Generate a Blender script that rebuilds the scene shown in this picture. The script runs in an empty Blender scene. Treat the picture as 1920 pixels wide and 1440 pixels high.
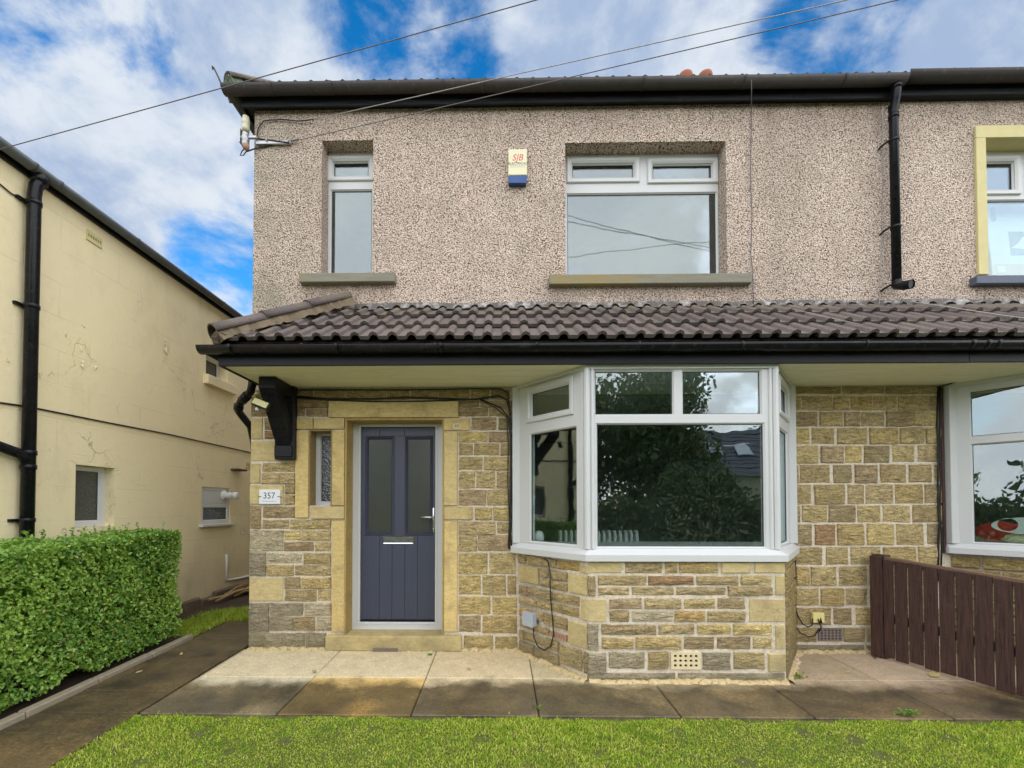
import bpy, bmesh, math, random
import numpy as np
from mathutils import Matrix, Vector
from math import radians, sin, cos, pi
rnd = random.Random(7)
np.random.seed(7)
SC = bpy.context.scene
COL = SC.collection

# ------------------------------------------------------------------ camera
CAM = Vector((0.0, -4.308, 1.37))
FPX = 840.0                                    # focal length in photo pixels (1920 wide)
YAW, PITCH = radians(0.9), radians(1.2)
SX = 20 + FPX * math.tan(YAW)
SY = 230 - FPX * math.tan(PITCH)
cd = bpy.data.cameras.new('camera')
cam = bpy.data.objects.new('camera', cd); COL.objects.link(cam)
cam.location = CAM
cam.rotation_euler = (pi / 2 + PITCH, 0, YAW)
cd.sensor_width = 36; cd.lens = FPX / 1920 * 36
cd.shift_x = SX / 1920; cd.shift_y = SY / 1920
cd.clip_start = 0.05; cd.clip_end = 2000
SC.camera = cam

# ------------------------------------------------------------------ world, sun, exposure
SUN_DIR = Vector((0.48, -1.0, 0.52)).normalized()      # towards the sun
SUN_EL = math.asin(SUN_DIR.z); SUN_AZ = math.atan2(SUN_DIR.x, SUN_DIR.y)
world = bpy.data.worlds.new('World'); SC.world = world; world.use_nodes = True
wt = world.node_tree; wt.nodes.clear()
def wn(t, **kw):
    n = wt.nodes.new(t)
    for k, v in kw.items(): setattr(n, k, v)
    return n
SKY_STRENGTH = 0.07
sky = wn('ShaderNodeTexSky', sky_type='NISHITA'); sky.sun_disc = False
sky.sun_elevation = SUN_EL; sky.sun_rotation = SUN_AZ; sky.air_density = 1.0; sky.dust_density = 0.4; sky.ozone_density = 2.5
hsv = wn('ShaderNodeHueSaturation'); hsv.inputs['Saturation'].default_value = 1.4; hsv.inputs['Value'].default_value = 0.86
wt.links.new(sky.outputs[0], hsv.inputs['Color'])
tc = wn('ShaderNodeTexCoord'); sep = wn('ShaderNodeSeparateXYZ')
wt.links.new(tc.outputs['Generated'], sep.inputs[0])
def wmath(op, a, b=None, clamp=False):
    n = wn('ShaderNodeMath', operation=op); n.use_clamp = clamp
    for i, v in enumerate((a, b)):
        if v is None: continue
        if isinstance(v, (int, float)): n.inputs[i].default_value = v
        else: wt.links.new(v, n.inputs[i])
    return n.outputs[0]
den = wmath('ADD', wmath('MAXIMUM', sep.outputs[2], 0.0), 0.55)
comb = wn('ShaderNodeCombineXYZ')
wt.links.new(wmath('DIVIDE', sep.outputs[0], den), comb.inputs[0])
wt.links.new(wmath('DIVIDE', sep.outputs[1], den), comb.inputs[1])
comb.inputs[2].default_value = 3.7
SKYOFF = (0.88, 12.27, 0)
def wnoise(scale, detail, rough, dist, off):
    mp = wn('ShaderNodeMapping'); mp.inputs['Location'].default_value = off
    wt.links.new(comb.outputs[0], mp.inputs[0])
    n = wn('ShaderNodeTexNoise'); n.inputs['Scale'].default_value = scale; n.inputs['Detail'].default_value = detail
    n.inputs['Roughness'].default_value = rough; n.inputs['Distortion'].default_value = dist
    wt.links.new(mp.outputs[0], n.inputs['Vector'])
    return n.outputs[0]
def wramp(src, stops, interp='EASE'):
    r = wn('ShaderNodeValToRGB'); r.color_ramp.interpolation = interp
    el = r.color_ramp.elements
    while len(el) < len(stops): el.new(0.5)
    for e, (p, c) in zip(el, stops): e.position = p; e.color = c
    wt.links.new(src, r.inputs[0])
    return r.outputs[0]
n1 = wnoise(3.6, 10, 0.58, 0.25, SKYOFF)
n2 = wnoise(5.0, 8, 0.6, 0.2, (7.1, 3.3, 0))
mask = wramp(n1, [(0.375, (0, 0, 0, 1)), (0.515, (1, 1, 1, 1))])
CL = 0.20 / SKY_STRENGTH
cloudcol = wramp(n2, [(0.36, (CL * .50, CL * .65, CL * .92, 1)), (0.62, (CL * 1.0, CL * 1.08, CL * 1.18, 1))])
mix = wn('ShaderNodeMixRGB')
wt.links.new(mask, mix.inputs[0]); wt.links.new(hsv.outputs[0], mix.inputs[1]); wt.links.new(cloudcol, mix.inputs[2])
bg = wn('ShaderNodeBackground'); bg.inputs['Strength'].default_value = SKY_STRENGTH
wt.links.new(mix.outputs[0], bg.inputs['Color'])
wo = wn('ShaderNodeOutputWorld'); wt.links.new(bg.outputs[0], wo.inputs['Surface'])

sl = bpy.data.lights.new('sun', 'SUN'); sl.energy = 1.5; sl.angle = radians(172); sl.color = (1.0, 0.95, 0.87)
so = bpy.data.objects.new('sun', sl); COL.objects.link(so)
so.rotation_euler = (-SUN_DIR).to_track_quat('-Z', 'Y').to_euler()
so.location = (3, -12, 14)
SC.view_settings.view_transform = 'Standard'; SC.view_settings.look = 'None'
SC.view_settings.gamma = 1.0; SC.view_settings.exposure = 1.95
SC.view_settings.use_curve_mapping = False

# ------------------------------------------------------------------ survey helpers
_R = Vector((cos(YAW), sin(YAW), 0))
_F = Vector((-sin(YAW) * cos(PITCH), cos(YAW) * cos(PITCH), sin(PITCH)))
_U = _R.cross(_F)
def ray(u, v):
    return _R * ((u - 960 + SX) / FPX) + _U * ((720 + SY - v) / FPX) + _F
def P(u, v, Y=0.0):
    """point measured on the vertical plane y = Y"""
    d = ray(u, v); t = (Y - CAM.y) / d.y
    return CAM + d * t
def rect(u0, v0, u1, v1, Y=0.0):
    um, vm = (u0 + u1) / 2, (v0 + v1) / 2
    return P(u0, vm, Y).x, P(u1, vm, Y).x, P(um, v1, Y).z, P(um, v0, Y).z      # x0,x1,z0,z1
def PM(u, v, M, y=0.0):
    """measured point in the local frame of a wall M (local y = into the building)"""
    Mi = M.inverted(); o = Mi @ CAM; d = Mi.to_3x3() @ ray(u, v)
    t = (y - o.y) / d.y
    return o + d * t
SLOPE = 0.0333
def zg(y): return SLOPE * max(-6.0, min(y, 4.0))
def G(u, v):
    """point on the sloping garden ground"""
    d = ray(u, v); t = (SLOPE * CAM.y - CAM.z) / (d.z - SLOPE * d.y)
    return CAM + d * t
def lin(c):
    return tuple(((x / 255) / 12.92 if x / 255 <= .04045 else ((x / 255 + .055) / 1.055) ** 2.4) for x in c)

# ------------------------------------------------------------------ objects
def obj(name, me, mat=None, parent=None):
    o = bpy.data.objects.new(name, me); COL.objects.link(o)
    if mat is not None and not me.materials: me.materials.append(mat)
    if parent is not None:
        o.parent = parent
        o.matrix_parent_inverse = wmat(parent).inverted()
    return o
_W = {}
def wmat(o):
    return _W.get(o.name, Matrix.Identity(4))
def thing(name, label, cat, loc=(0, 0, 0), group=None):
    o = bpy.data.objects.new(name, None); COL.objects.link(o)
    o.location = loc; o.empty_display_size = 0.1
    _W[o.name] = Matrix.Translation(Vector(loc))
    tag(o, label, cat, group)
    return o
def tag(o, label=None, cat=None, group=None, kind=None):
    if label: o['label'] = label
    if cat: o['category'] = cat
    if group: o['group'] = group
    if kind: o['kind'] = kind
    return o

class MB:
    def __init__(s, M=None):
        s.bm = bmesh.new(); s.M = M or Matrix.Identity(4)
    def v(s, p): return s.bm.verts.new(s.M @ Vector(p))
    def f(s, vs):
        try: return s.bm.faces.new(vs)
        except ValueError: return None
    def quad(s, a, b, c, d): return s.f([s.v(a), s.v(b), s.v(c), s.v(d)])
    def box(s, x0, x1, y0, y1, z0, z1, bev=0.0, R=None, seg=1):
        c = Vector(((x0 + x1) / 2, (y0 + y1) / 2, (z0 + z1) / 2))
        L = Matrix.Translation(c) @ (R or Matrix.Identity(4)) @ Matrix.Diagonal((abs(x1 - x0), abs(y1 - y0), abs(z1 - z0), 1))
        r = bmesh.ops.create_cube(s.bm, size=1.0, matrix=L)
        vs = r['verts']
        if bev > 0:
            es = list({e for v in vs for e in v.link_edges})
            rr = bmesh.ops.bevel(s.bm, geom=es, offset=bev, segments=seg, affect='EDGES', profile=0.5)
            vs = list({v for f in rr['faces'] for v in f.verts} | {v for v in vs if v.is_valid})
        for v in vs: v.co = s.M @ v.co
    def obox(s, a, b, w, h, bev=0.0, up=(0, 0, 1)):
        """bar from a to b, w wide, h deep"""
        a, b = Vector(a), Vector(b); d = b - a; L = d.length; x = d.normalized()
        y = Vector(up).cross(x)
        if y.length < 1e-4: y = Vector((0, 1, 0)).cross(x)
        y.normalize(); z = x.cross(y)
        R = Matrix((x, y, z)).transposed().to_4x4()
        c = (a + b) / 2
        s.box(c.x - L / 2, c.x + L / 2, c.y - w / 2, c.y + w / 2, c.z - h / 2, c.z + h / 2, bev, R)
    def tube(s, pts, r, n=8, caps=True):
        pts = [Vector(p) for p in pts]
        rs = r if isinstance(r, (list, tuple)) else [r] * len(pts)
        rings = []; px = None
        for i, p in enumerate(pts):
            t = (pts[min(i + 1, len(pts) - 1)] - pts[max(i - 1, 0)]).normalized()
            if px is None:
                px = Vector((0, 0, 1)).cross(t)
                if px.length < .05: px = Vector((1, 0, 0))
            px = (px - t * px.dot(t))
            px = px.normalized(); py = t.cross(px)
            rings.append([s.v(p + (px * cos(2 * pi * k / n) + py * sin(2 * pi * k / n)) * rs[i]) for k in range(n)])
        for a, b in zip(rings, rings[1:]):
            for k in range(n):
                fc = s.f([a[k], a[(k + 1) % n], b[(k + 1) % n], b[k]])
                if fc: fc.smooth = True
        if caps:
            s.f(rings[0][::-1]); s.f(rings[-1])
    def lathe(s, prof, c=(0, 0, 0), n=16, axis='Z'):
        rings = []
        for (r, h) in prof:
            ring = []
            for k in range(n):
                a = 2 * pi * k / n
                q = (r * cos(a), r * sin(a), h)
                if axis == 'Y': q = (q[0], q[2], q[1])
                if axis == 'X': q = (q[2], q[0], q[1])
                ring.append(s.v(Vector(c) + Vector(q)))
            rings.append(ring)
        for a, b in zip(rings, rings[1:]):
            for k in range(n):
                fc = s.f([a[k], a[(k + 1) % n], b[(k + 1) % n], b[k]])
                if fc: fc.smooth = True
        s.f(rings[0][::-1]); s.f(rings[-1])
    def prism(s, poly, z0, z1):
        lo = [s.v((x, y, z0)) for x, y in poly]; hi = [s.v((x, y, z1)) for x, y in poly]
        n = len(poly)
        for i in range(n): s.f([lo[i], lo[(i + 1) % n], hi[(i + 1) % n], hi[i]])
        s.f(lo[::-1]); s.f(hi)
    def extr(s, poly, d0, d1, axis='X'):
        """polygon in the plane across axis, extruded from d0 to d1"""
        mk = {'X': lambda p, d: (d, p[0], p[1]), 'Y': lambda p, d: (p[0], d, p[1])}[axis]
        lo = [s.v(mk(p, d0)) for p in poly]; hi = [s.v(mk(p, d1)) for p in poly]
        n = len(poly)
        for i in range(n): s.f([lo[i], lo[(i + 1) % n], hi[(i + 1) % n], hi[i]])
        s.f(lo[::-1]); s.f(hi)
    def plate(s, x0, x1, z0, z1, holes, y0, y1):
        """slab in the local xz plane from y0 (front) to y1 (back) with rectangular openings"""
        xs = sorted({x0, x1} | {h[0] for h in holes} | {h[1] for h in holes})
        zs = sorted({z0, z1} | {h[2] for h in holes} | {h[3] for h in holes})
        xs = [x for x in xs if x0 <= x <= x1]; zs = [z for z in zs if z0 <= z <= z1]
        nx, nz = len(xs) - 1, len(zs) - 1
        solid = [[not any(h[0] < (xs[i] + xs[i + 1]) / 2 < h[1] and h[2] < (zs[j] + zs[j + 1]) / 2 < h[3] for h in holes)
                  for j in range(nz)] for i in range(nx)]
        F, B = {}, {}
        def gv(D, i, j, y):
            if (i, j) not in D: D[i, j] = s.v((xs[i], y, zs[j]))
            return D[i, j]
        def S(i, j): return 0 <= i < nx and 0 <= j < nz and solid[i][j]
        for i in range(nx):
            for j in range(nz):
                if not solid[i][j]: continue
                q = [(i, j), (i + 1, j), (i + 1, j + 1), (i, j + 1)]
                s.f([gv(F, a, b, y0) for a, b in q]); s.f([gv(B, a, b, y1) for a, b in q][::-1])
                for (di, dj, e0, e1) in ((-1, 0, 0, 3), (1, 0, 1, 2), (0, -1, 0, 1), (0, 1, 3, 2)):
                    if not S(i + di, j + dj):
                        a, b = q[e0], q[e1]
                        s.f([gv(F, *a, y0), gv(F, *b, y0), gv(B, *b, y1), gv(B, *a, y1)])
    def ring(s, x0, x1, z0, z1, prof):
        """mitred frame: prof = closed list of (inset, y)"""
        cs = []
        for (ins, y) in prof:
            cs.append([s.v((x0 + ins, y, z0 + ins)), s.v((x1 - ins, y, z0 + ins)), s.v((x1 - ins, y, z1 - ins)), s.v((x0 + ins, y, z1 - ins))])
        n = len(prof)
        for i in range(n):
            a, b = cs[i], cs[(i + 1) % n]
            for k in range(4): s.f([a[k], a[(k + 1) % 4], b[(k + 1) % 4], b[k]])
    def mesh(s, name, smooth=False):
        bmesh.ops.recalc_face_normals(s.bm, faces=s.bm.faces[:])
        me = bpy.data.meshes.new(name); s.bm.to_mesh(me); s.bm.free()
        if smooth:
            for p in me.polygons: p.use_smooth = True
        return me
    def build(s, name, mat, parent=None, smooth=False):
        return obj(name, s.mesh(name, smooth), mat, parent)

# ------------------------------------------------------------------ materials
class Nodes:
    def __init__(s, name):
        s.mat = bpy.data.materials.new(name); s.mat.use_nodes = True
        s.t = s.mat.node_tree; s.t.nodes.clear()
        s.out = s.t.nodes.new('ShaderNodeOutputMaterial')
        s.geo = s.t.nodes.new('ShaderNodeNewGeometry')
        s.info = s.t.nodes.new('ShaderNodeObjectInfo')
        s.pos = s.geo.outputs['Position']
    def put(s, sock, v):
        if v is None: return
        if hasattr(v, 'is_linked') or hasattr(v, 'links'): s.t.links.new(v, sock)
        elif isinstance(v, (tuple, list)) and len(v) == 3 and sock.type == 'RGBA': sock.default_value = (*v, 1)
        else: sock.default_value = v
    def n(s, typ, ins=None, **props):
        n = s.t.nodes.new(typ)
        for k, v in props.items(): setattr(n, k, v)
        for k, v in (ins or {}).items(): s.put(n.inputs[k], v)
        return n
    def scaled(s, sc, off=(0, 0, 0)):
        return s.n('ShaderNodeMapping', {'Vector': s.pos, 'Scale': sc, 'Location': off}).outputs[0]
    def noise(s, scale, detail=4, rough=.55, dist=0, vec=None):
        return s.n('ShaderNodeTexNoise', {'Vector': vec or s.pos, 'Scale': scale, 'Detail': detail, 'Roughness': rough, 'Distortion': dist}).outputs[0]
    def vor(s, scale, feature='F1', out=0, vec=None, rand=1.0):
        return s.n('ShaderNodeTexVoronoi', {'Vector': vec or s.pos, 'Scale': scale, 'Randomness': rand}, feature=feature).outputs[out]
    def ramp(s, src, stops, interp='LINEAR'):
        r = s.n('ShaderNodeValToRGB', {0: src}); r.color_ramp.interpolation = interp
        el = r.color_ramp.elements
        while len(el) < len(stops): el.new(.5)
        for e, (p, c) in zip(el, stops):
            e.position = p; e.color = (c, c, c, 1) if isinstance(c, (int, float)) else (*c, 1)
        return r.outputs[0]
    def mix(s, fac, a, b, mode='MIX'):
        return s.n('ShaderNodeMixRGB', {0: fac, 1: a, 2: b}, blend_type=mode).outputs[0]
    def math(s, op, a, b=None, clamp=False):
        return s.n('ShaderNodeMath', {0: a, 1: b}, operation=op, use_clamp=clamp).outputs[0]
    def xyz(s, vec=None):
        return s.n('ShaderNodeSeparateXYZ', {0: vec or s.pos}).outputs
    def bump(s, h, strength=.5, dist=.01, normal=None):
        return s.n('ShaderNodeBump', {'Height': h, 'Strength': strength, 'Distance': dist, 'Normal': normal}).outputs[0]
    def pbr(s, color, rough=.6, normal=None, metal=0.0, spec=.5):
        b = s.n('ShaderNodeBsdfPrincipled', {'Base Color': color, 'Roughness': rough, 'Metallic': metal, 'Specular IOR Level': spec, 'Normal': normal})
        s.t.links.new(b.outputs[0], s.out.inputs[0]); s.bsdf = b
        return s.mat

def plain(name, rgb, rough=.5, metal=0.0, var=.12, scale=9.0, spec=.5, bump=0.0):
    m = Nodes(name); c = tuple(rgb)
    col = m.mix(m.noise(scale, 5, .6), tuple(x * (1 - var) for x in c), tuple(min(1, x * (1 + var)) for x in c))
    nb = m.bump(m.noise(scale * 8, 3), bump, .004) if bump else None
    rg = m.math('ADD', m.math('MULTIPLY', m.noise(scale * 2.3, 4), .16), rough - .08)
    return m.pbr(col, rg, nb, metal, spec)

MAT = {}
# pebbledash
m = Nodes('pebbledash')
warp = m.n('ShaderNodeVectorMath', {0: m.pos, 1: m.n('ShaderNodeVectorMath', {0: m.n('ShaderNodeTexNoise', {'Vector': m.pos, 'Scale': 60, 'Detail': 2}).outputs[1], 'Scale': .012}, operation='SCALE').outputs[0]}, operation='ADD').outputs[0]
vd = m.n('ShaderNodeTexVoronoi', {'Vector': warp, 'Scale': 80})
cellr = m.xyz(vd.outputs['Color'])
peb = m.ramp(cellr[0], [(0, lin((224, 202, 184))), (.3, lin((248, 226, 210))), (.55, lin((216, 190, 168))), (.78, lin((252, 240, 228))), (.9, lin((176, 148, 130))), (1, lin((232, 212, 196)))])
gap = m.ramp(vd.outputs['Distance'], [(.42, 0), (.80, 1)])
col = m.mix(gap, peb, lin((92, 72, 60)))
blot = m.ramp(m.noise(1.3, 5, .6), [(.36, .86), (.62, 1.05)])
col = m.mix(1, col, blot, 'MULTIPLY')
col = m.mix(m.ramp(m.noise(4.5, 5, .65), [(.45, 0), (.7, .35)]), col, lin((182, 165, 150)))
col = m.mix(m.ramp(m.noise(2.9, 5, .7, .4), [(.56, 0), (.74, .4)]), col, lin((150, 140, 118)))
px, py, pz = m.xyz()
streak = m.ramp(m.noise(1.0, 5, .65, vec=m.scaled((3.2, 3.2, .35))), [(.48, 0), (.74, .28)])
col = m.mix(streak, col, lin((136, 122, 104)))
def under(x0, x1, z0, drop):
    # rain-washed dirt hanging below a sill or the eaves
    a = m.math('MULTIPLY', m.math('MULTIPLY', m.math('SUBTRACT', px, x0), 14.0, True), m.math('MULTIPLY', m.math('SUBTRACT', x1, px), 14.0, True))
    d = m.math('MULTIPLY', m.math('SUBTRACT', 1.0, m.math('DIVIDE', m.math('SUBTRACT', z0, pz), drop)), m.math('LESS_THAN', pz, z0), True)
    d = m.math('MULTIPLY', d, m.ramp(m.noise(1.0, 4, .6, vec=m.scaled((9, 9, .8))), [(.35, .15), (.65, .85)]))
    return m.math('MULTIPLY', a, d)
for x0_, x1_, z0_, dr_ in ((-2.0, -1.0, 3.62, .5), (.42, 2.46, 3.62, .45), (4.5, 6.2, 3.62, .5), (-2.6, 10, 5.32, .42)):
    col = m.mix(m.math('MULTIPLY', under(x0_, x1_, z0_, dr_), .55), col, lin((112, 98, 80)))
edge = m.math('MULTIPLY', m.math('SUBTRACT', m.math('MULTIPLY', px, -1.0), 1.75), 1.3, True)
edge = m.math('MULTIPLY', edge, m.ramp(m.noise(2.2, 4), [(.35, 0), (.7, .8)]))
col = m.mix(edge, col, lin((128, 132, 112)))
hgt = m.math('SUBTRACT', 1.0, vd.outputs['Distance'])
MAT['pebble'] = m.pbr(col, .85, m.bump(hgt, 1.0, .012))

# rock-faced sandstone
def stone_mat(name, rough_face):
    m = Nodes(name); oc = m.info.outputs['Color']; rn = m.info.outputs['Random']
    off = m.n('ShaderNodeCombineXYZ', {0: m.math('MULTIPLY', rn, 17.0), 1: 0.0, 2: m.math('MULTIPLY', rn, 31.0)}).outputs[0]
    p = m.n('ShaderNodeVectorMath', {0: m.pos, 1: off}, operation='ADD').outputs[0]
    strat = m.n('ShaderNodeMapping', {'Vector': p, 'Scale': (1, 1, 3.2), 'Rotation': (0, .18, 0)}).outputs[0]
    n1 = m.noise(14, 6, .62, .6, strat); n2 = m.noise(60, 4, .6, 0, p); n3 = m.noise(5.5, 4, .6, .3, p)
    val = m.ramp(n1, [(.27, .46 if rough_face else .80), (.5, 1.0), (.73, 1.40 if rough_face else 1.12)])
    col = m.mix(1, oc, val, 'MULTIPLY')
    col = m.mix(1, col, m.ramp(n2, [(.25, .60 if rough_face else .84), (.5, 1.0), (.75, 1.34 if rough_face else 1.12)]), 'MULTIPLY')
    col = m.mix(m.ramp(n3, [(.5, 0), (.72, .45)]), col, lin((132, 108, 76)))
    col = m.mix(m.ramp(m.noise(9, 5, .7, .2, p), [(.60, 0), (.74, .4)]), col, lin((104, 98, 84)))
    pz = m.xyz()[2]
    low = m.math('MULTIPLY', m.ramp(pz, [(.02, .75), (.32, 0)]), m.ramp(m.noise(4, 4), [(.3, .2), (.65, 1)]))
    col = m.mix(low, col, lin((124, 116, 90)))
    if rough_face:
        h = m.math('ADD', m.math('MULTIPLY', n1, 1.0), m.math('MULTIPLY', n2, .35))
        nb = m.bump(h, 1.0, .035)
    else:
        h = m.math('ADD', m.math('MULTIPLY', n3, .5), m.math('MULTIPLY', n2, .3))
        nb = m.bump(h, .45, .006)
    return m.pbr(col, .88, nb)
MAT['stone'] = stone_mat('rock_faced_sandstone', True)
MAT['ashlar'] = stone_mat('sawn_sandstone', False)

m = Nodes('mortar')
col = m.mix(m.noise(6, 5, .6), lin((212, 198, 176)), lin((238, 228, 210)))
col = m.mix(m.ramp(m.noise(40, 3), [(.35, .35), (.6, 0)]), col, lin((128, 114, 92)))
MAT['mortar'] = m.pbr(col, .9, m.bump(m.noise(70, 4, .7), .6, .006))

# cream painted render of the neighbour
m = Nodes('cream_render')
px, py, pz = m.xyz()
big = m.noise(1.1, 6, .6)
col = m.mix(m.ramp(big, [(.32, 0), (.7, 1)]), lin((243, 229, 186)), lin((236, 221, 183)))
col = m.mix(m.ramp(m.noise(2.6, 6, .7, vec=m.scaled((1, 1, .5))), [(.52, 0), (.78, .32)]), col, lin((186, 170, 138)))
br = m.n('ShaderNodeTexBrick', {'Vector': m.n('ShaderNodeCombineXYZ', {0: py, 1: pz, 2: 0.0}).outputs[0], 'Scale': 1.0, 'Mortar Size': .006, 'Mortar Smooth': .3, 'Brick Width': .62, 'Row Height': .31, 'Color1': (1, 1, 1), 'Color2': (1, 1, 1), 'Mortar': (0, 0, 0)})
bl = m.mix(m.ramp(m.noise(1.7, 3), [(.4, 0), (.6, 1)]), (1, 1, 1), br.outputs['Color'])
crk = m.n('ShaderNodeTexVoronoi', {'Vector': m.n('ShaderNodeVectorMath', {0: m.pos, 1: m.n('ShaderNodeVectorMath', {0: m.n('ShaderNodeTexNoise', {'Vector': m.pos, 'Scale': 5, 'Detail': 5}).outputs[1], 'Scale': .5}, operation='SCALE').outputs[0]}, operation='ADD').outputs[0], 'Scale': 1.6}, feature='DISTANCE_TO_EDGE').outputs[0]
ck = m.ramp(crk, [(0.0, 1), (.007, 0)])
ckm = m.math('MULTIPLY', ck, m.ramp(m.noise(1.3, 3), [(.56, 0), (.66, 1)]))
col = m.mix(m.math('MULTIPLY', ckm, .35), col, lin((96, 84, 60)))
col = m.mix(m.math('MULTIPLY', m.math('SUBTRACT', 1.0, bl), .06), col, lin((120, 104, 76)))
fl = m.ramp(m.noise(7, 5, .6, .5), [(.72, 0), (.73, 1)])
col = m.mix(m.math('MULTIPLY', fl, .5), col, lin((150, 132, 104)))
low = m.ramp(pz, [(.1, .7), (.9, 0)])
col = m.mix(m.math('MULTIPLY', low, m.noise(3, 4)), col, lin((150, 132, 112)))
h = m.math('ADD', m.math('MULTIPLY', bl, .28), m.math('ADD', m.math('MULTIPLY', m.noise(24, 5, .6), .5), m.math('MULTIPLY', fl, -.4)))
h = m.math('SUBTRACT', h, m.math('MULTIPLY', ckm, 1.2))
MAT['render'] = m.pbr(col, .8, m.bump(h, .7, .012))

MAT['upvc'] = plain('white_upvc', (.62, .63, .63), .35, var=.03, scale=4)
MAT['upvc_edge'] = plain('grey_gasket', (.05, .05, .055), .6)
# black gutter plastic and paint, with drips and dust
m = Nodes('black_gutter')
st = m.ramp(m.noise(1.0, 4, .7, m.scaled((34, 34, 1.4))), [(.56, 0), (.72, .5)])
col = m.mix(st, (.006, .0065, .009), (.07, .066, .064))
col = m.mix(m.ramp(m.noise(6, 5), [(.5, 0), (.78, .4)]), col, (.025, .025, .025))
MAT['black'] = m.pbr(col, m.math('ADD', m.math('MULTIPLY', m.noise(12, 4), .3), .16), m.bump(m.noise(30, 3), .08, .004), 0, .25)
m = Nodes('old_grey_gutter')
st = m.ramp(m.noise(1.0, 4, .7, vec=m.scaled((24, 24, 1.2))), [(.58, 0), (.78, .6)])
col = m.mix(m.noise(9, 5), (.028, .024, .022), (.055, .048, .044))
col = m.mix(st, col, (.15, .14, .13))
MAT['oldgutter'] = m.pbr(col, .65, m.bump(m.noise(60, 3), .25, .004))
MAT['sheengutter'] = plain('sky_sheen_gutter', (.085, .095, .10), .4, var=.3, scale=10)  # sky reflection on the neighbour's gutter painted in as a paler grey base
m = Nodes('black_timber_paint')
g = m.noise(4, 6, .7, .3, m.scaled((1, 12, 12)))
col = m.mix(m.ramp(g, [(.35, 0), (.7, 1)]), (.005, .0055, .008), (.022, .022, .025))
col = m.mix(m.ramp(m.noise(1.0, 4, .7, vec=m.scaled((40, 40, 2.0))), [(.62, 0), (.75, .35)]), col, (.09, .085, .08))
MAT['blackwood'] = m.pbr(col, m.math('ADD', m.math('MULTIPLY', g, .35), .25), m.bump(g, .35, .004), 0, .22)
# roof tile
m = Nodes('roof_tile'); rn = m.info.outputs['Random']
col = m.mix(rn, lin((104, 94, 90)), lin((88, 80, 78)))
col = m.mix(1, col, m.ramp(m.noise(90, 4, .7), [(.28, .45), (.5, 1), (.74, 1.7)]), 'MULTIPLY')
col = m.mix(m.ramp(m.noise(7, 5, .65), [(.48, 0), (.68, .5)]), col, lin((120, 104, 90)))
col = m.mix(m.ramp(m.noise(16, 4, .7), [(.62, 0), (.75, .5)]), col, lin((62, 58, 58)))
tp = m.xyz()
col = m.mix(m.math('MULTIPLY', m.ramp(m.math('ADD', m.math('MULTIPLY', tp[1], 2.6), 1.0), [(.35, 0), (1, .6)]), m.ramp(m.noise(6, 5, .65), [(.38, 0), (.6, 1)])), col, lin((132, 122, 88)))
MAT['tile'] = m.pbr(col, .8, m.bump(m.noise(110, 3), .5, .004))
m = Nodes('roof_mortar')
col = m.mix(m.noise(18, 5, .7), lin((86, 74, 60)), lin((128, 112, 88)))
MAT['bedding'] = m.pbr(col, .9, m.bump(m.noise(50, 4, .7), .9, .012))
m = Nodes('yellow_mortar_fillet')
col = m.mix(m.noise(26, 5, .7), lin((176, 148, 96)), lin((232, 214, 168)))
col = m.mix(m.ramp(m.noise(45, 4), [(.55, 0), (.65, .7)]), col, lin((110, 100, 76)))
MAT['fillet'] = m.pbr(col, .9, m.bump(m.noise(60, 4, .7), .9, .01))
m = Nodes('mossy_mortar')
col = m.mix(m.ramp(m.noise(30, 5, .7), [(.4, 0), (.6, 1)]), lin((70, 84, 66)), lin((126, 148, 118)))
MAT['mossmortar'] = m.pbr(col, .9, m.bump(m.noise(50, 4, .7), .9, .012))
m = Nodes('lead_flashing')
col = m.mix(m.ramp(m.noise(10, 5, .7), [(.48, 0), (.66, 1)]), lin((92, 86, 82)), lin((186, 184, 182)))
MAT['lead'] = m.pbr(col, .6, m.bump(m.noise(30, 3), .3, .006))
m = Nodes('soffit_paint')
g = m.noise(5, 6, .7, .4, m.scaled((.5, 6, 6)))
col = m.mix(m.ramp(g, [(.3, 0), (.7, 1)]), lin((234, 228, 200)), lin((248, 245, 226)))
col = m.mix(m.ramp(m.noise(9, 6, .75, .5, m.scaled((.35, 7, 7))), [(.60, 0), (.68, .6)]), col, lin((110, 98, 62)))
MAT['soffit'] = m.pbr(col, .6, m.bump(g, .5, .006))
# glass
def glass(name, refl, tint, bumpy=.0):
    m = Nodes(name)
    fres = m.n('ShaderNodeLayerWeight', {'Blend': .25}).outputs['Facing']
    fac = m.math('ADD', m.math('MULTIPLY', m.math('POWER', fres, 3.0), 1 - refl), refl, True)
    nb = m.bump(m.noise(2.2, 2, .5), bumpy, .02) if bumpy else None
    gl = m.n('ShaderNodeBsdfGlossy', {'Color': (.86, .94, 1.0), 'Roughness': 0.0, 'Normal': nb})
    tr = m.n('ShaderNodeBsdfTransparent', {'Color': tint})
    mx = m.n('ShaderNodeMixShader', {0: fac, 1: tr.outputs[0], 2: gl.outputs[0]})
    m.t.links.new(mx.outputs[0], m.out.inputs[0])
    return m.mat
MAT['glass'] = glass('window_glass', .135, (.86, .92, .90), .12)
m = Nodes('obscured_glass')
h = m.vor(70, 'SMOOTH_F1'); col = m.mix(m.noise(3, 4), (.035, .04, .04), (.075, .085, .08))
MAT['obscure'] = m.pbr(col, .12, m.bump(h, .8, .01), 0, 1.0)
m = Nodes('door_glass')
h = m.noise(55, 3); col = m.mix(m.noise(4, 3), (.045, .052, .042), (.06, .068, .056))
MAT['doorglass'] = m.pbr(col, .22, m.bump(h, .12, .004), 0, .5)
m = Nodes('door_paint')
grain = m.noise(7, 6, .65, .3, m.scaled((9, 9, .6)))
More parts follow.
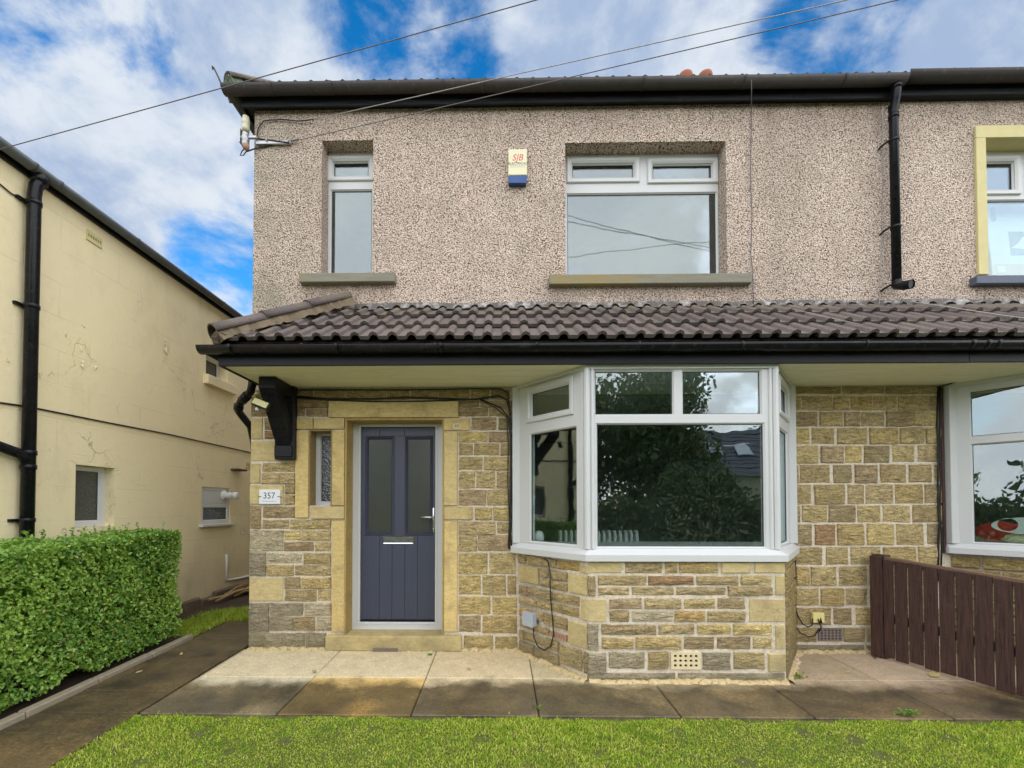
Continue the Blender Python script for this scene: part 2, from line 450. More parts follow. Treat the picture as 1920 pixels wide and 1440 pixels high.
col = m.mix(grain, lin((56, 60, 76)), lin((72, 77, 95)))
MAT['door'] = m.pbr(col, .42, m.bump(grain, .35, .003))
MAT['chrome'] = plain('chrome', (.75, .75, .76), .16, 1.0, .05)
# paving slabs: pale sandstone, dry in the lee of the eave, soaked dark beyond it
m = Nodes('flagstone'); oc = m.info.outputs['Color']
px, py, pz = m.xyz()
col = m.mix(1, oc, m.ramp(m.noise(8, 6, .65), [(.25, .82), (.5, 1), (.75, 1.14)]), 'MULTIPLY')
col = m.mix(1, col, m.ramp(m.noise(60, 5, .75), [(.3, .66), (.5, 1), (.7, 1.22)]), 'MULTIPLY')
wob = m.math('ADD', py, m.math('MULTIPLY', m.math('SUBTRACT', m.noise(2.1, 7, .66), .5), .62))
wet = m.ramp(m.math('MULTIPLY', m.math('ADD', wob, .66), -2.6), [(.0, 0), (.42, 1)])
wpath = m.ramp(m.math('ADD', m.math('MULTIPLY', m.math('ADD', px, 2.44), -6.0), 0.0), [(0, 0), (.3, 1)])
wet = m.math('MAXIMUM', wet, wpath)
wcol = m.mix(m.ramp(m.noise(3.0, 6, .66, .4), [(.34, 0), (.66, 1)]), lin((30, 26, 18)), lin((92, 78, 50)))
wcol = m.mix(m.ramp(m.noise(1.4, 4, .5, .3), [(.52, 0), (.7, .7)]), wcol, m.mix(1, oc, (.62, .52, .34), 'MULTIPLY'))
wcol = m.mix(1, wcol, m.ramp(m.noise(48, 6, .8), [(.34, .35), (.5, 1), (.66, 1.9)]), 'MULTIPLY')
right = m.ramp(m.math('MULTIPLY', m.math('ADD', px, -.2), .5), [(0, 1.0), (1, .62)])
col = m.mix(m.math('MULTIPLY', wet, m.ramp(m.noise(.9, 4, .6), [(.35, .98), (.7, .80)])), col, wcol)
MAT['slab'] = m.pbr(col, m.mix(wet, (.9, .9, .9), (.5, .5, .5)), m.bump(m.math('ADD', m.noise(9, 4), m.math('MULTIPLY', m.noise(50, 5, .75), .8)), .8, .010))
MAT['bed'] = plain('dark_jointing', lin((58, 52, 40)), .95, var=.4, scale=20, bump=.8)
MAT['soil'] = plain('soil', lin((66, 52, 38)), .95, var=.5, scale=24, bump=1.0)
MAT['kerb'] = plain('concrete_kerb', lin((148, 138, 118)), .9, var=.25, scale=16, bump=.6)
# grass
m = Nodes('grass_blades'); ri = m.geo.outputs['Random Per Island']
patch = m.noise(2.6, 5, .65, .3); fine = m.noise(8, 4, .65)
c1 = m.mix(ri, lin((136, 172, 30)), lin((194, 214, 70)))
c2 = m.mix(ri, lin((172, 178, 66)), lin((208, 210, 110)))
col = m.mix(m.ramp(m.math('ADD', m.math('MULTIPLY', patch, .6), m.math('MULTIPLY', ri, .4)), [(.46, 0), (.62, .9)]), c1, c2)
col = m.mix(m.ramp(fine, [(.32, .7), (.52, 0)]), col, lin((96, 146, 14)))
b = m.n('ShaderNodeBsdfPrincipled', {'Base Color': col, 'Roughness': .5, 'Specular IOR Level': .3})
tl = m.n('ShaderNodeBsdfTranslucent', {'Color': col})
mx = m.n('ShaderNodeMixShader', {0: .28, 1: b.outputs[0], 2: tl.outputs[0]})
m.t.links.new(mx.outputs[0], m.out.inputs[0]); MAT['grass'] = m.mat
m = Nodes('lawn_soil')
col = m.mix(m.noise(7, 5), lin((74, 84, 28)), lin((104, 112, 46)))
col = m.mix(m.ramp(m.noise(40, 4), [(.4, .6), (.6, 0)]), col, lin((62, 56, 32)))
MAT['lawn'] = m.pbr(col, .95, m.bump(m.noise(60, 4), .8, .01))
# foliage
def leafmat(name, a, b, c, tr=.25, gloss=.35):
    m = Nodes(name); ri = m.geo.outputs['Random Per Island']
    col = m.mix(ri, lin(a), lin(b)); col = m.mix(m.ramp(ri, [(.982, 0), (.985, .85)]), col, lin((190, 160, 84)))
    col = m.mix(m.ramp(m.noise(2.3, 4), [(.45, 0), (.7, .7)]), col, lin(c))
    b_ = m.n('ShaderNodeBsdfPrincipled', {'Base Color': col, 'Roughness': gloss, 'Specular IOR Level': .5})
    tl = m.n('ShaderNodeBsdfTranslucent', {'Color': col})
    mx = m.n('ShaderNodeMixShader', {0: tr, 1: b_.outputs[0], 2: tl.outputs[0]})
    m.t.links.new(mx.outputs[0], m.out.inputs[0]); return m.mat
MAT['privet'] = leafmat('privet_leaf', (80, 124, 46), (148, 188, 80), (170, 202, 90))
MAT['treeleaf'] = leafmat('tree_leaf', (72, 96, 58), (120, 142, 84), (136, 138, 84))
MAT['weed'] = leafmat('weed_leaf', (80, 120, 40), (120, 150, 60), (130, 150, 60))
MAT['bark'] = plain('bark', lin((84, 68, 52)), .9, var=.4, scale=18, bump=.9)
MAT['twig'] = plain('dry_twig', lin((164, 138, 98)), .85, var=.3, scale=18, bump=.6)
m = Nodes('fence_stain')
g = m.noise(6, 6, .7, .3, m.scaled((14, 14, .8)))
col = m.mix(m.ramp(g, [(.3, 0), (.7, 1)]), lin((36, 22, 21)), lin((88, 58, 52)))
sc = m.ramp(m.noise(14, 6, .8, .6, m.scaled((6, 6, 2.5))), [(.62, 0), (.67, .65)])
col = m.mix(sc, col, lin((134, 112, 100)))
MAT['fence'] = m.pbr(col, .6, m.bump(g, .5, .005))
m = Nodes('rail_wood')
col = m.mix(m.noise(6, 6, .7, .3, m.scaled((3, 3, 14))), lin((92, 66, 52)), lin((142, 116, 88)))
MAT['rail'] = m.pbr(col, .8)
m = Nodes('stone_sill')
px, py, pz = m.xyz()
col = m.mix(m.noise(9, 6, .7, .3, m.scaled((.6, 2, 5))), lin((104, 102, 90)), lin((152, 148, 130)))
col = m.mix(m.ramp(m.noise(1.6, 3), [(.5, 0), (.62, .7)]), col, lin((150, 132, 78)))
MAT['sill'] = m.pbr(col, .85, m.bump(m.noise(40, 4), .5, .006))
MAT['surround'] = plain('cream_masonry_paint', lin((212, 200, 148)), .8, var=.12, scale=8, bump=.6)
MAT['navysill'] = plain('slate_blue_sill_paint', lin((84, 92, 110)), .55, var=.2, scale=9, bump=.3)
MAT['room'] = plain('room_plaster', (.30, .31, .29), .9)
MAT['cable'] = plain('black_cable', (.014, .013, .013), .55, var=.3)
MAT['wire'] = plain('grey_overhead_wire', (.15, .13, .135), .6, var=.2)
MAT['palewire'] = plain('weathered_pale_wire', (.36, .34, .32), .6, var=.2)
MAT['plastic'] = plain('white_plastic', (.78, .78, .76), .4, var=.04)
MAT['plaque'] = plain('white_plaque', (.80, .82, .85), .3, var=.03)
MAT['ink'] = plain('dark_ink', (.05, .055, .075), .5)
MAT['paleink'] = plain('pale_grey_ink', (.42, .43, .46), .5)
MAT['alarm'] = plain('cream_alarm_plastic', lin((228, 222, 186)), .45, var=.06)
MAT['redink'] = plain('red_ink', lin((214, 66, 82)), .5)
MAT['bluelens'] = plain('blue_lens', lin((34, 78, 138)), .15, var=.3, scale=30)
MAT['greybox'] = plain('blue_grey_plastic', lin((176, 184, 198)), .45, var=.06)
MAT['yellowed'] = plain('yellowed_plastic', lin((232, 220, 150)), .45, var=.06)
MAT['terracotta'] = plain('terracotta', lin((150, 90, 68)), .85, var=.25, bump=.5)
MAT['pinkbrick'] = plain('pink_air_brick', lin((178, 140, 116)), .9, var=.25, bump=.5)
MAT['creambrick'] = plain('cream_air_brick', lin((222, 206, 166)), .9, var=.15, bump=.5)
MAT['greybrick'] = plain('grey_air_brick', lin((124, 112, 104)), .9, var=.25, bump=.5)
MAT['dark'] = plain('void_black', (.004, .004, .004), .9)
MAT['porcelain'] = plain('porcelain', lin((206, 202, 176)), .3, var=.12)
MAT['steel'] = plain('galvanised_steel', (.42, .43, .44), .45, .8, .2)
MAT['lamp'] = plain('floodlight_lens', lin((206, 204, 150)), .25, var=.2, scale=40)
MAT['slate'] = plain('slate', lin((92, 94, 104)), .6, var=.25, scale=5)
MAT['radiator'] = plain('radiator_enamel', (.62, .64, .63), .35, var=.05)
MAT['red'] = plain('red_knit', lin((190, 40, 34)), .9, var=.4, scale=40, bump=1.0)
MAT['creamcloth'] = plain('cream_cloth', lin((216, 208, 168)), .9, var=.25, scale=14, bump=.6)
MAT['card'] = plain('white_card', (.76, .80, .82), .7, var=.04)
MAT['print'] = plain('grey_print', lin((150, 164, 176)), .7, var=.3, scale=14)
MAT['pinkprint'] = plain('pink_print', lin((222, 206, 200)), .7, var=.1)
MAT['pebblestone'] = plain('pinkish_pebble', lin((214, 188, 180)), .7, var=.2, scale=30)
MAT['deadleaf'] = plain('dead_leaf', lin((176, 158, 104)), .8, var=.25, scale=30)
MAT['road'] = plain('asphalt', (.05, .05, .052), .9, var=.25, scale=12, bump=.5)
MAT['farground'] = plain('far_ground', lin((70, 90, 44)), .95, var=.3, scale=.8)

# ================================================================== SETTING
XC = P(471, 800).x                      # left corner of the house
XR = 10.2                               # right end of the pair
XN = -4.04                              # neighbour's wall
ZS = P(700, 727).z                      # soffit height
b = MB()
b.quad((-300, -300, -.42), (300, -300, -.42), (300, 300, -.42), (-300, 300, -.42))
tag(b.build('ground', MAT['farground']), kind='structure')
b = MB(); b.box(-60, 60, -15, -9, -.5, -.36)
tag(b.build('road', MAT['road']), kind='structure')

def sheared(b):
    b.M = Matrix(((1, 0, 0, 0), (0, 1, 0, 0), (0, SLOPE, 1, 0), (0, 0, 0, 1)))
    return b
# paving in front of the house: bedding and flagstones
YW = 0.0; YJ = G(700, 1270).y; YL = G(700, 1338).y
b = sheared(MB()); b.box(XC - .06, 9.0, YL - .12, .25, -.4, -.022)
pav = tag(b.build('paving', MAT['bed']), kind='structure')
slabtint = {0: (214, 200, 166), 1: (216, 200, 164), 2: (212, 194, 158), 3: (200, 186, 150), 4: (176, 160, 128), 5: (176, 156, 128), 6: (190, 168, 142), 7: (178, 160, 132)}
jx = [XC - .05, -1.535, -.615, .255, 1.21, 2.10, 3.02, 3.95, 4.9, 5.8, 6.7]
for i in range(len(jx) - 1):
    for r, (ya, yb) in enumerate(((YJ, -.001), (YL - .015, YJ))):
        g = .0035
        b = sheared(MB()); b.box(jx[i] + g, jx[i + 1] - g, ya + g, yb - g, -.06, rnd.uniform(-.002, .002), .006)
        o = b.build('slab', MAT['slab'], pav)
        t = lin(slabtint.get(i, (176, 160, 132)))
        if r == 1 and i == 1: t = lin((228, 194, 124))
        if r == 1 and i == 0: t = lin((206, 196, 168))
        o.color = (*t, 1)
# path along the side of the house
XP0 = -3.19
b = sheared(MB()); b.box(XP0, XC - .07, -7, .9, -.4, -.022)
path = tag(b.build('path', MAT['bed']), kind='structure')
pj = [.9] + [G(250, v).y for v in (1197, 1236, 1296, 1336, 1377)] + [-2.1, -2.7, -3.3, -3.9, -4.6]
for ya, yb in zip(pj[1:], pj):
    g = .003
    b = sheared(MB()); b.box(XP0 + .004, XC - .07, ya + g, yb - g, -.06, rnd.uniform(-.003, .003), .005)
    o = b.build('slab', MAT['slab'], path); o.color = (*lin((150, 132, 98)), 1)
b = sheared(MB()); n = 9
ys = [-4.6 + i * (4.6 + .33) / n for i in range(n + 1)]
for ya, yb in zip(ys, ys[1:]): b.box(XP0 - .075, XP0 - .004, ya + .003, yb - .003, -.1, .035 + rnd.uniform(-.004, .004), .008)
tag(b.build('kerb', MAT['kerb']), kind='structure')
b = sheared(MB()); b.box(XN, XP0 - .076, -5, 1.5, -.3, -.005)
b.box(XN, XC - .07, .905, 7, -.3, -.004); b.box(XP0 - .075, XP0 - .003, .335, .905, -.3, -.004)
tag(b.build('soil_bed', MAT['soil']), kind='structure')
# lawn sheet
b = sheared(MB()); b.box(XC - .065, 12, -6, YL - .004, -.3, -.018)
tag(b.build('lawn', MAT['lawn']), kind='structure')

def grass_mesh(pts, hs, name):
    n = len(pts)
    ang = np.random.rand(n) * 2 * pi; w = .0016 + .0018 * np.random.rand(n)
    lean = (np.random.rand(n) ** .8) * 1.15; la = np.random.rand(n) * 2 * pi
    dx, dy = np.cos(ang) * w, np.sin(ang) * w
    lx, ly = np.cos(la) * lean * hs, np.sin(la) * lean * hs
    V = np.zeros((n, 5, 3), np.float32)
    base = pts
    V[:, 0] = base + np.stack([-dx, -dy, 0 * dx], 1); V[:, 1] = base + np.stack([dx, dy, 0 * dx], 1)
    mid = base + np.stack([lx * .35, ly * .35, hs * .58], 1)
    V[:, 2] = mid + np.stack([dx, dy, 0 * dx], 1) * .8; V[:, 3] = mid - np.stack([dx, dy, 0 * dx], 1) * .8
    V[:, 4] = base + np.stack([lx, ly, hs * np.sqrt(np.maximum(.15, 1 - lean ** 2 * .8))], 1)
    me = bpy.data.meshes.new(name)
    me.vertices.add(n * 5); me.vertices.foreach_set('co', V.ravel())
    i0 = np.arange(n)[:, None] * 5
    loops = np.concatenate([i0 + np.array([[0, 1, 2, 3]]), i0 + np.array([[3, 2, 4]])], 1).ravel()
    me.loops.add(len(loops)); me.loops.foreach_set('vertex_index', loops.astype(np.int32))
    me.polygons.add(n * 2)
    st = (np.arange(n)[:, None] * 7 + np.array([[0, 4]])).ravel()
    me.polygons.foreach_set('loop_start', st.astype(np.int32))
    me.polygons.foreach_set('loop_total', np.tile([4, 3], n).astype(np.int32))
    me.update(); me.validate()
    return me
bare = [(G(u, v).x, G(u, v).y, r) for u, v, r in ((371, 1372, .05), (535, 1385, .045), (905, 1382, .05), (1508, 1370, .05), (1605, 1382, .05), (1650, 1412, .045), (430, 1405, .035), (1270, 1366, .04), (1120, 1408, .03), (700, 1362, .03), (1400, 1425, .05), (260, 1425, .04), (1780, 1380, .05), (990, 1430, .03))]
N = 240000
x = np.random.uniform(XC - .07, 5.4, N); y = YL - .012 - (np.random.rand(N) ** 1.25) * 2.3
ed = .022 * np.sin(x * 5.3 + 1) + .016 * np.sin(x * 13.7) + .010 * np.sin(x * 37.0); y = y + np.maximum(-.05, ed - .02) + .012 * np.random.normal(size=N) * (np.random.rand(N) < .3)
keep = np.ones(N, bool)
for bx, by, br_ in bare: keep &= ~(((x - bx) ** 2 + ((y - by) * 1.1) ** 2 < (br_ * 1.15) ** 2 * (.6 + .8 * np.random.rand(N))) & (np.random.rand(N) > .06))
x, y = x[keep], y[keep]
hs = .008 + .017 * np.random.rand(len(x)) * (.6 + .5 * np.sin(x * 2.1 + 1) * np.sin(y * 3.0)) + .02 * (np.random.rand(len(x)) > .985)
pts = np.stack([x, y, SLOPE * y - .018], 1)
tag(obj('lawn_grass', grass_mesh(pts, hs, 'lawn_grass'), MAT['grass']), 'short mown green lawn in front of the paving', 'grass', kind='stuff')
N = 15000
x = np.random.uniform(XN + .35, XC - .1, N); y = np.random.uniform(.2, 1.75, N)
keep = ~((x > XP0 - .02) & (y < .9)) & (y < 1.1 + .55 * (x - XN)) & ~((x < XP0 - .07) & (y < .36))
x, y = x[keep], y[keep]
pts = np.stack([x, y, SLOPE * y - .01], 1)
tag(obj('verge_grass', grass_mesh(pts, .03 + .05 * np.random.rand(len(x)), 'verge_grass'), MAT['grass']), 'strip of green grass behind the hedge at the path end', 'grass', kind='stuff')

# ================================================================== THE HOUSE
HOUSE = thing('semi_detached_house', 'stone and pebbledash semi-detached house with navy door and white bay window', 'house', (XC, 0, 0))
WT = .22
# measured openings
SW = rect(581, 807, 623, 948)                        # small window beside the door
DR = rect(648, 786, 832, 1187)                       # door opening
DR = (DR[0], DR[1], .145, DR[3])
W1 = rect(603, 263, 699, 512); W2 = rect(1060, 266, 1362, 514); W3 = rect(1846, 258, 2150, 515)
PB = .66                                             # bay frame projection
PQ = .688                                            # bay plinth projection
xa, xd = P(969, 1000).x, P(1489, 1000).x             # plinth meets wall
xb, xc = P(1103, 1150, -PQ).x, P(1472, 1150, -PQ).x  # plinth front corners
fa, fd = P(963, 900).x, P(1484, 900).x
fb, fc = P(1101, 900, -PB).x, P(1456, 900, -PB).x
BAY2 = P(1773, 900).x - fa
ZP = P(800, 578).z                                   # top of the lean-to roof at the wall
ZU = P(900, 203).z                                   # top of the wall under the upper fascia
b = MB()
b.plate(XC, XR, -.25, ZS + .25, [SW, DR, (xa + .03, xd - .03, -.1, ZS - .02), (xa + .03 + BAY2, xd - .03 + BAY2, -.1, ZS - .02)], 0, WT)
b.box(XC, XC + WT, WT + .001, 7, -.25, ZS + .25)
stone_wall = b.build('stone_wall', MAT['mortar'], HOUSE)
b = MB()
b.plate(XC, XR, ZS + .2505, ZU + .12, [W1, W2, W3], 0, WT)
b.box(XC, XC + WT, WT + .001, 7, ZS + .2505, ZU + .12)
b.box(XC, XR, 7.001, 7.2, -.2, ZU + .12); b.box(XR - .2, XR, WT + .001, 7, -.2, ZU + .12)
b.build('pebbledash_wall', MAT['pebble'], HOUSE)
# rooms behind the windows
b = MB()
def room(x0, x1, y0, y1, z0, z1): b.box(x0, x1, y0, y1, z0, z1)
room(-.45, 3.65, .225, 3.6, .02, ZS - .03); room(3.85, 8.3, .225, 3.6, .02, ZS - .03)
room(XC + .23, -.5, .225, 4, .02, ZS - .03); room(XC + .23, 9.8, .225, 3.4, ZS + .3, ZU + .05)
# leave the window side open so daylight enters
for fce in [f for f in b.bm.faces if abs(f.calc_center_median().y - .225) < .01]: b.bm.faces.remove(fce)
b.build('room_interior', MAT['room'], HOUSE)

# ---- stones -----------------------------------------------------------------
PAL = [(194, 172, 122), (188, 166, 117), (199, 177, 126), (182, 160, 115), (190, 168, 124), (176, 156, 116), (195, 170, 116)]
KEY = {'g': (190, 176, 146), 'd': (172, 150, 112), 'b': (172, 138, 100), 'o': (198, 166, 108), 'p': (182, 158, 122), 'y': (208, 184, 124), 's': (200, 180, 130), 'k': (166, 154, 128), 'c': (214, 198, 150)}
stone_count = 0
def stone(M, a0, a1, z0, z1, parent, key=None, proud=None, smooth=False, name='stone'):
    global stone_count
    if not smooth: a0 -= .006 if abs(a0 - XC) > .001 else 0; a1 += .006; z0 -= .006; z1 += .006
    w, h = a1 - a0, z1 - z0
    if w < .012 or h < .012: return None
    pr = proud if proud is not None else rnd.uniform(.007, .023)
    b = MB(M)
    nx = 2 if smooth else max(3, min(5, int(w / .06) + 2)); nz = 2 if smooth else 3
    ins = min(.005 if smooth else .007, w * .2, h * .2); jt = 0 if smooth else .005
    def j(s): return rnd.uniform(-s, s)
    xs = [i / (nx - 1) for i in range(nx)]; zs = [i / (nz - 1) for i in range(nz)]
    inner = [[None] * nz for _ in range(nx)]; outer = {}
    for i in range(nx):
        for k in range(nz):
            e = i in (0, nx - 1) or k in (0, nz - 1)
            ex = j(jt) if e else j(.01); ez = j(jt) if e else j(.006)
            inner[i][k] = b.v((a0 + ins + xs[i] * (w - 2 * ins) + ex, -pr + (0 if smooth else (j(.002) + (.004 if e else -.004 + j(.006)))), z0 + ins + zs[k] * (h - 2 * ins) + ez))
            if e: outer[i, k] = b.v((a0 + xs[i] * w + ex * .7, .003, z0 + zs[k] * h + ez * .7))
    for i in range(nx - 1):
        for k in range(nz - 1): b.f([inner[i][k], inner[i + 1][k], inner[i + 1][k + 1], inner[i][k + 1]])
    per = [(i, 0) for i in range(nx)] + [(nx - 1, k) for k in range(1, nz)] + [(i, nz - 1) for i in range(nx - 2, -1, -1)] + [(0, k) for k in range(nz - 2, 0, -1)]
    for p, q in zip(per, per[1:] + per[:1]): b.f([outer[p], outer[q], inner[q[0]][q[1]], inner[p[0]][p[1]]])
    o = b.build(name, MAT['ashlar'] if smooth else MAT['stone'], parent)
    c = KEY[key] if key else rnd.choice(PAL)
    f = rnd.uniform(.9, 1.08)
    o.color = (*[min(1, x * f) for x in lin(c)], 1)
    stone_count += 1
    return o
I4 = Matrix.Identity(4)
def survey(ox, oy, s, rows, parent, M=I4, **kw):
    for r in rows:
        key = r[4] if len(r) > 4 else None
        q0 = PM(ox + r[0] / s, oy + r[1] / s, M); q1 = PM(ox + r[2] / s, oy + r[3] / s, M)
        sm = key in ('s', 'c') or kw.get('smooth', False)
        x0 = q0.x
        if parent is stone_wall and abs(x0 - XC) < .03: x0 = XC
        stone(M, x0, q1.x, q1.z, q0.z, parent, key, smooth=sm)
# left pier
survey(460, 730, 5.76, [(52, 10, 250, 130), (270, 10, 530, 130), (52, 150, 250, 290, 'd'), (270, 150, 530, 290, 'd'), (52, 312, 188, 540, 's'), (212, 315, 530, 430), (212, 455, 530, 530, 'b'), (52, 560, 530, 775, 's'),
  (52, 800, 165, 1015, 's'), (190, 800, 530, 885), (185, 905, 530, 1015), (52, 1035, 415, 1240, 's'), (435, 1035, 532, 1125), (435, 1145, 532, 1240),
  (52, 1265, 170, 1502, 'd'), (195, 1270, 535, 1385, 'd'), (540, 110, 890, 195, 'd'), (540, 210, 640, 285, 'p'), (670, 210, 890, 285, 'p')], stone_wall)
survey(460, 970, 5.76, [(190, 30, 465, 118), (490, 30, 920, 122), (52, 140, 408, 362, 'g'), (428, 145, 598, 245, 'y'), (618, 145, 918, 245), (425, 270, 735, 358, 'd'), (758, 270, 918, 358),
  (52, 382, 218, 625, 'k'), (240, 390, 610, 495, 'g'), (640, 390, 918, 498), (240, 518, 520, 625), (545, 520, 918, 628), (52, 650, 412, 905, 's'), (430, 652, 592, 765), (615, 652, 922, 765),
  (435, 785, 770, 905), (792, 785, 922, 900), (52, 930, 250, 1230, 'k'), (275, 930, 618, 1055, 'k'), (648, 930, 925, 1055, 'g'), (262, 1078, 515, 1220, 'k'), (530, 1080, 750, 1218, 'd'), (775, 1080, 928, 1220, 'g'),
  (52, 1250, 400, 1400, 'g'), (412, 1252, 635, 1405, 'k'), (655, 1252, 865, 1400, 'k')], stone_wall)
# course under the porch soffit
survey(540, 720, 4.364, [(50, 52, 200, 122, 'd'), (215, 52, 465, 122), (480, 52, 800, 122), (815, 52, 990, 122), (1010, 52, 1225, 122), (1240, 52, 1475, 122), (1500, 52, 1640, 122), (1665, 52, 1810, 122)], stone_wall)
# right of the door
survey(840, 720, 5.536, [(118, 180, 320, 240, 'd'), (340, 180, 660, 240), (118, 252, 412, 330, 'd'), (432, 255, 660, 330), (245, 352, 500, 475, 'p'), (525, 352, 660, 475), (118, 500, 408, 602, 'y'), (430, 500, 660, 602, 'p'),
  (118, 620, 255, 738), (275, 620, 530, 738), (550, 620, 660, 738), (120, 760, 352, 888), (380, 760, 660, 892), (120, 912, 275, 1078), (300, 912, 485, 1078), (510, 912, 660, 1078), (120, 1102, 392, 1255, 'p'), (415, 1102, 660, 1255),
  (288, 1285, 450, 1408, 'y'), (478, 1285, 660, 1408, 'y')], stone_wall)
survey(840, 970, 5.536, [(118, 50, 488, 175), (512, 52, 660, 165), (118, 192, 295, 345), (315, 190, 660, 340, 'p'), (118, 372, 405, 585, 'y'), (435, 372, 695, 585), (118, 605, 335, 795, 'y'), (365, 605, 595, 800), (622, 612, 702, 795),
  (118, 825, 435, 1000, 'y'), (465, 828, 705, 1000, 'y'), (118, 1022, 340, 1185), (365, 1022, 710, 1200), (170, 1230, 465, 1385, 'y'), (495, 1235, 715, 1378, 'y')], stone_wall)
# right wall between the two bays
survey(1470, 720, 5.539, [(110, 30, 585, 98, 'd'), (605, 30, 1040, 98, 'd'), (1060, 30, 1640, 98, 'd'),
  (110, 130, 170, 270), (185, 130, 500, 270), (515, 130, 670, 270), (690, 130, 915, 270), (925, 130, 1165, 270), (1185, 130, 1500, 275), (1515, 130, 1640, 275),
  (110, 295, 345, 435), (370, 295, 600, 435), (625, 295, 775, 435, 'p'), (800, 295, 1035, 435), (1060, 290, 1335, 435), (1350, 290, 1640, 430),
  (110, 462, 258, 620, 'y'), (290, 460, 520, 620), (550, 460, 855, 622), (890, 460, 1175, 622), (1205, 455, 1455, 615), (1475, 455, 1640, 615),
  (110, 650, 345, 820), (380, 650, 610, 812, 'p'), (638, 645, 800, 812, 'y'), (830, 645, 1090, 815), (1125, 640, 1350, 805), (1390, 635, 1640, 805),
  (110, 845, 140, 1025), (165, 845, 475, 1025), (515, 845, 700, 1025), (735, 845, 962, 1025, 'p'), (1000, 840, 1260, 1020), (1295, 840, 1520, 1015), (1555, 840, 1640, 1010),
  (110, 1050, 280, 1245), (315, 1050, 620, 1245), (660, 1050, 825, 1240), (850, 1045, 1130, 1240), (1155, 1045, 1440, 1235), (1460, 1045, 1640, 1230),
  (110, 1270, 160, 1430), (190, 1265, 440, 1430), (465, 1265, 735, 1430), (765, 1265, 1000, 1430), (1025, 1265, 1305, 1430), (1335, 1260, 1640, 1430)], stone_wall)
survey(1470, 970, 5.539, [(112, 80, 280, 285), (322, 80, 530, 285, 'b'), (555, 72, 825, 285), (860, 72, 1130, 282, 'y'), (1165, 72, 1450, 282), (1485, 70, 1640, 275),
  (125, 315, 395, 488), (440, 312, 660, 485), (695, 310, 1000, 485), (1025, 310, 1365, 485), (1395, 305, 1600, 485), (125, 515, 255, 705), (280, 515, 535, 705), (570, 515, 860, 705), (890, 515, 1200, 705), (1230, 515, 1600, 705),
  (130, 740, 355, 912), (385, 740, 615, 912), (640, 740, 860, 912), (890, 740, 1240, 912), (1270, 740, 1600, 912), (130, 945, 480, 1110), (515, 945, 700, 1110), (745, 940, 960, 1110), (990, 940, 1600, 1110),
  (130, 1150, 335, 1290), (620, 1145, 830, 1290), (860, 1145, 1600, 1290), (115, 1325, 830, 1400, 'k'), (860, 1325, 1600, 1400, 'k')], stone_wall)
# dressed stone round the door and the small window
def dressed(name, u0, v0, u1, v1, key='s', pr=.024):
    x0, x1, z0, z1 = rect(u0, v0, u1, v1)
    return stone(I4, x0, x1, z0, z1, stone_wall, key, pr, True, name)
KEY['j'] = (216, 190, 128); KEY['q'] = (204, 182, 128)
dressed('lintel', 617, 752, 860, 784, 'q', .026)
dressed('head_stone', 555, 784, 588.5, 805.5, 'j'); dressed('head_stone', 590, 784, 647.5, 805.5, 'q')
dressed('jamb_stone', 555, 807.5, 580.5, 971, 'j'); dressed('jamb_stone', 623.5, 807.5, 647.5, 948, 'j')
dressed('sill_stone', 584, 949.5, 647.5, 973, 's', .03); dressed('jamb_stone', 623, 975.5, 647.5, 1184, 'j')
dressed('jamb_stone', 832.5, 785, 880, 808, 'j'); dressed('jamb_stone', 832.5, 810, 858, 948, 'q')
dressed('jamb_stone', 832.5, 950, 886, 974.5, 'q'); dressed('jamb_stone', 832.5, 977, 858, 1184, 'j')
# reveals of dressed stone
b = MB(); b.box(DR[0] - .004, DR[0] + .012, -.02, .20, DR[2], DR[3]); b.box(DR[1] - .012, DR[1] + .004, -.02, .20, DR[2], DR[3]); b.box(DR[0] + .0125, DR[1] - .0125, -.02, .20, DR[3] - .012, DR[3] + .004)
o = b.build('door_reveal', MAT['ashlar'], stone_wall); o.color = (*lin((176, 150, 92)), 1)
b = MB(); b.box(SW[0] - .004, SW[0] + .008, -.02, .20, SW[2], SW[3]); b.box(SW[1] - .008, SW[1] + .004, -.02, .20, SW[2], SW[3]); b.box(SW[0] + .0085, SW[1] - .0085, -.02, .20, SW[3] - .008, SW[3] + .004)
o = b.build('window_reveal', MAT['ashlar'], stone_wall); o.color = (*lin((150, 128, 84)), 1)
# door step
x0, x1, z0, z1 = rect(613, 1187, 866, 1217)
b = MB(); b.box(x0, x1, -.055, .2, .0, .146, .012, seg=2)
o = b.build('door_step', MAT['ashlar'], HOUSE); o.color = (*lin((206, 186, 130)), 1)

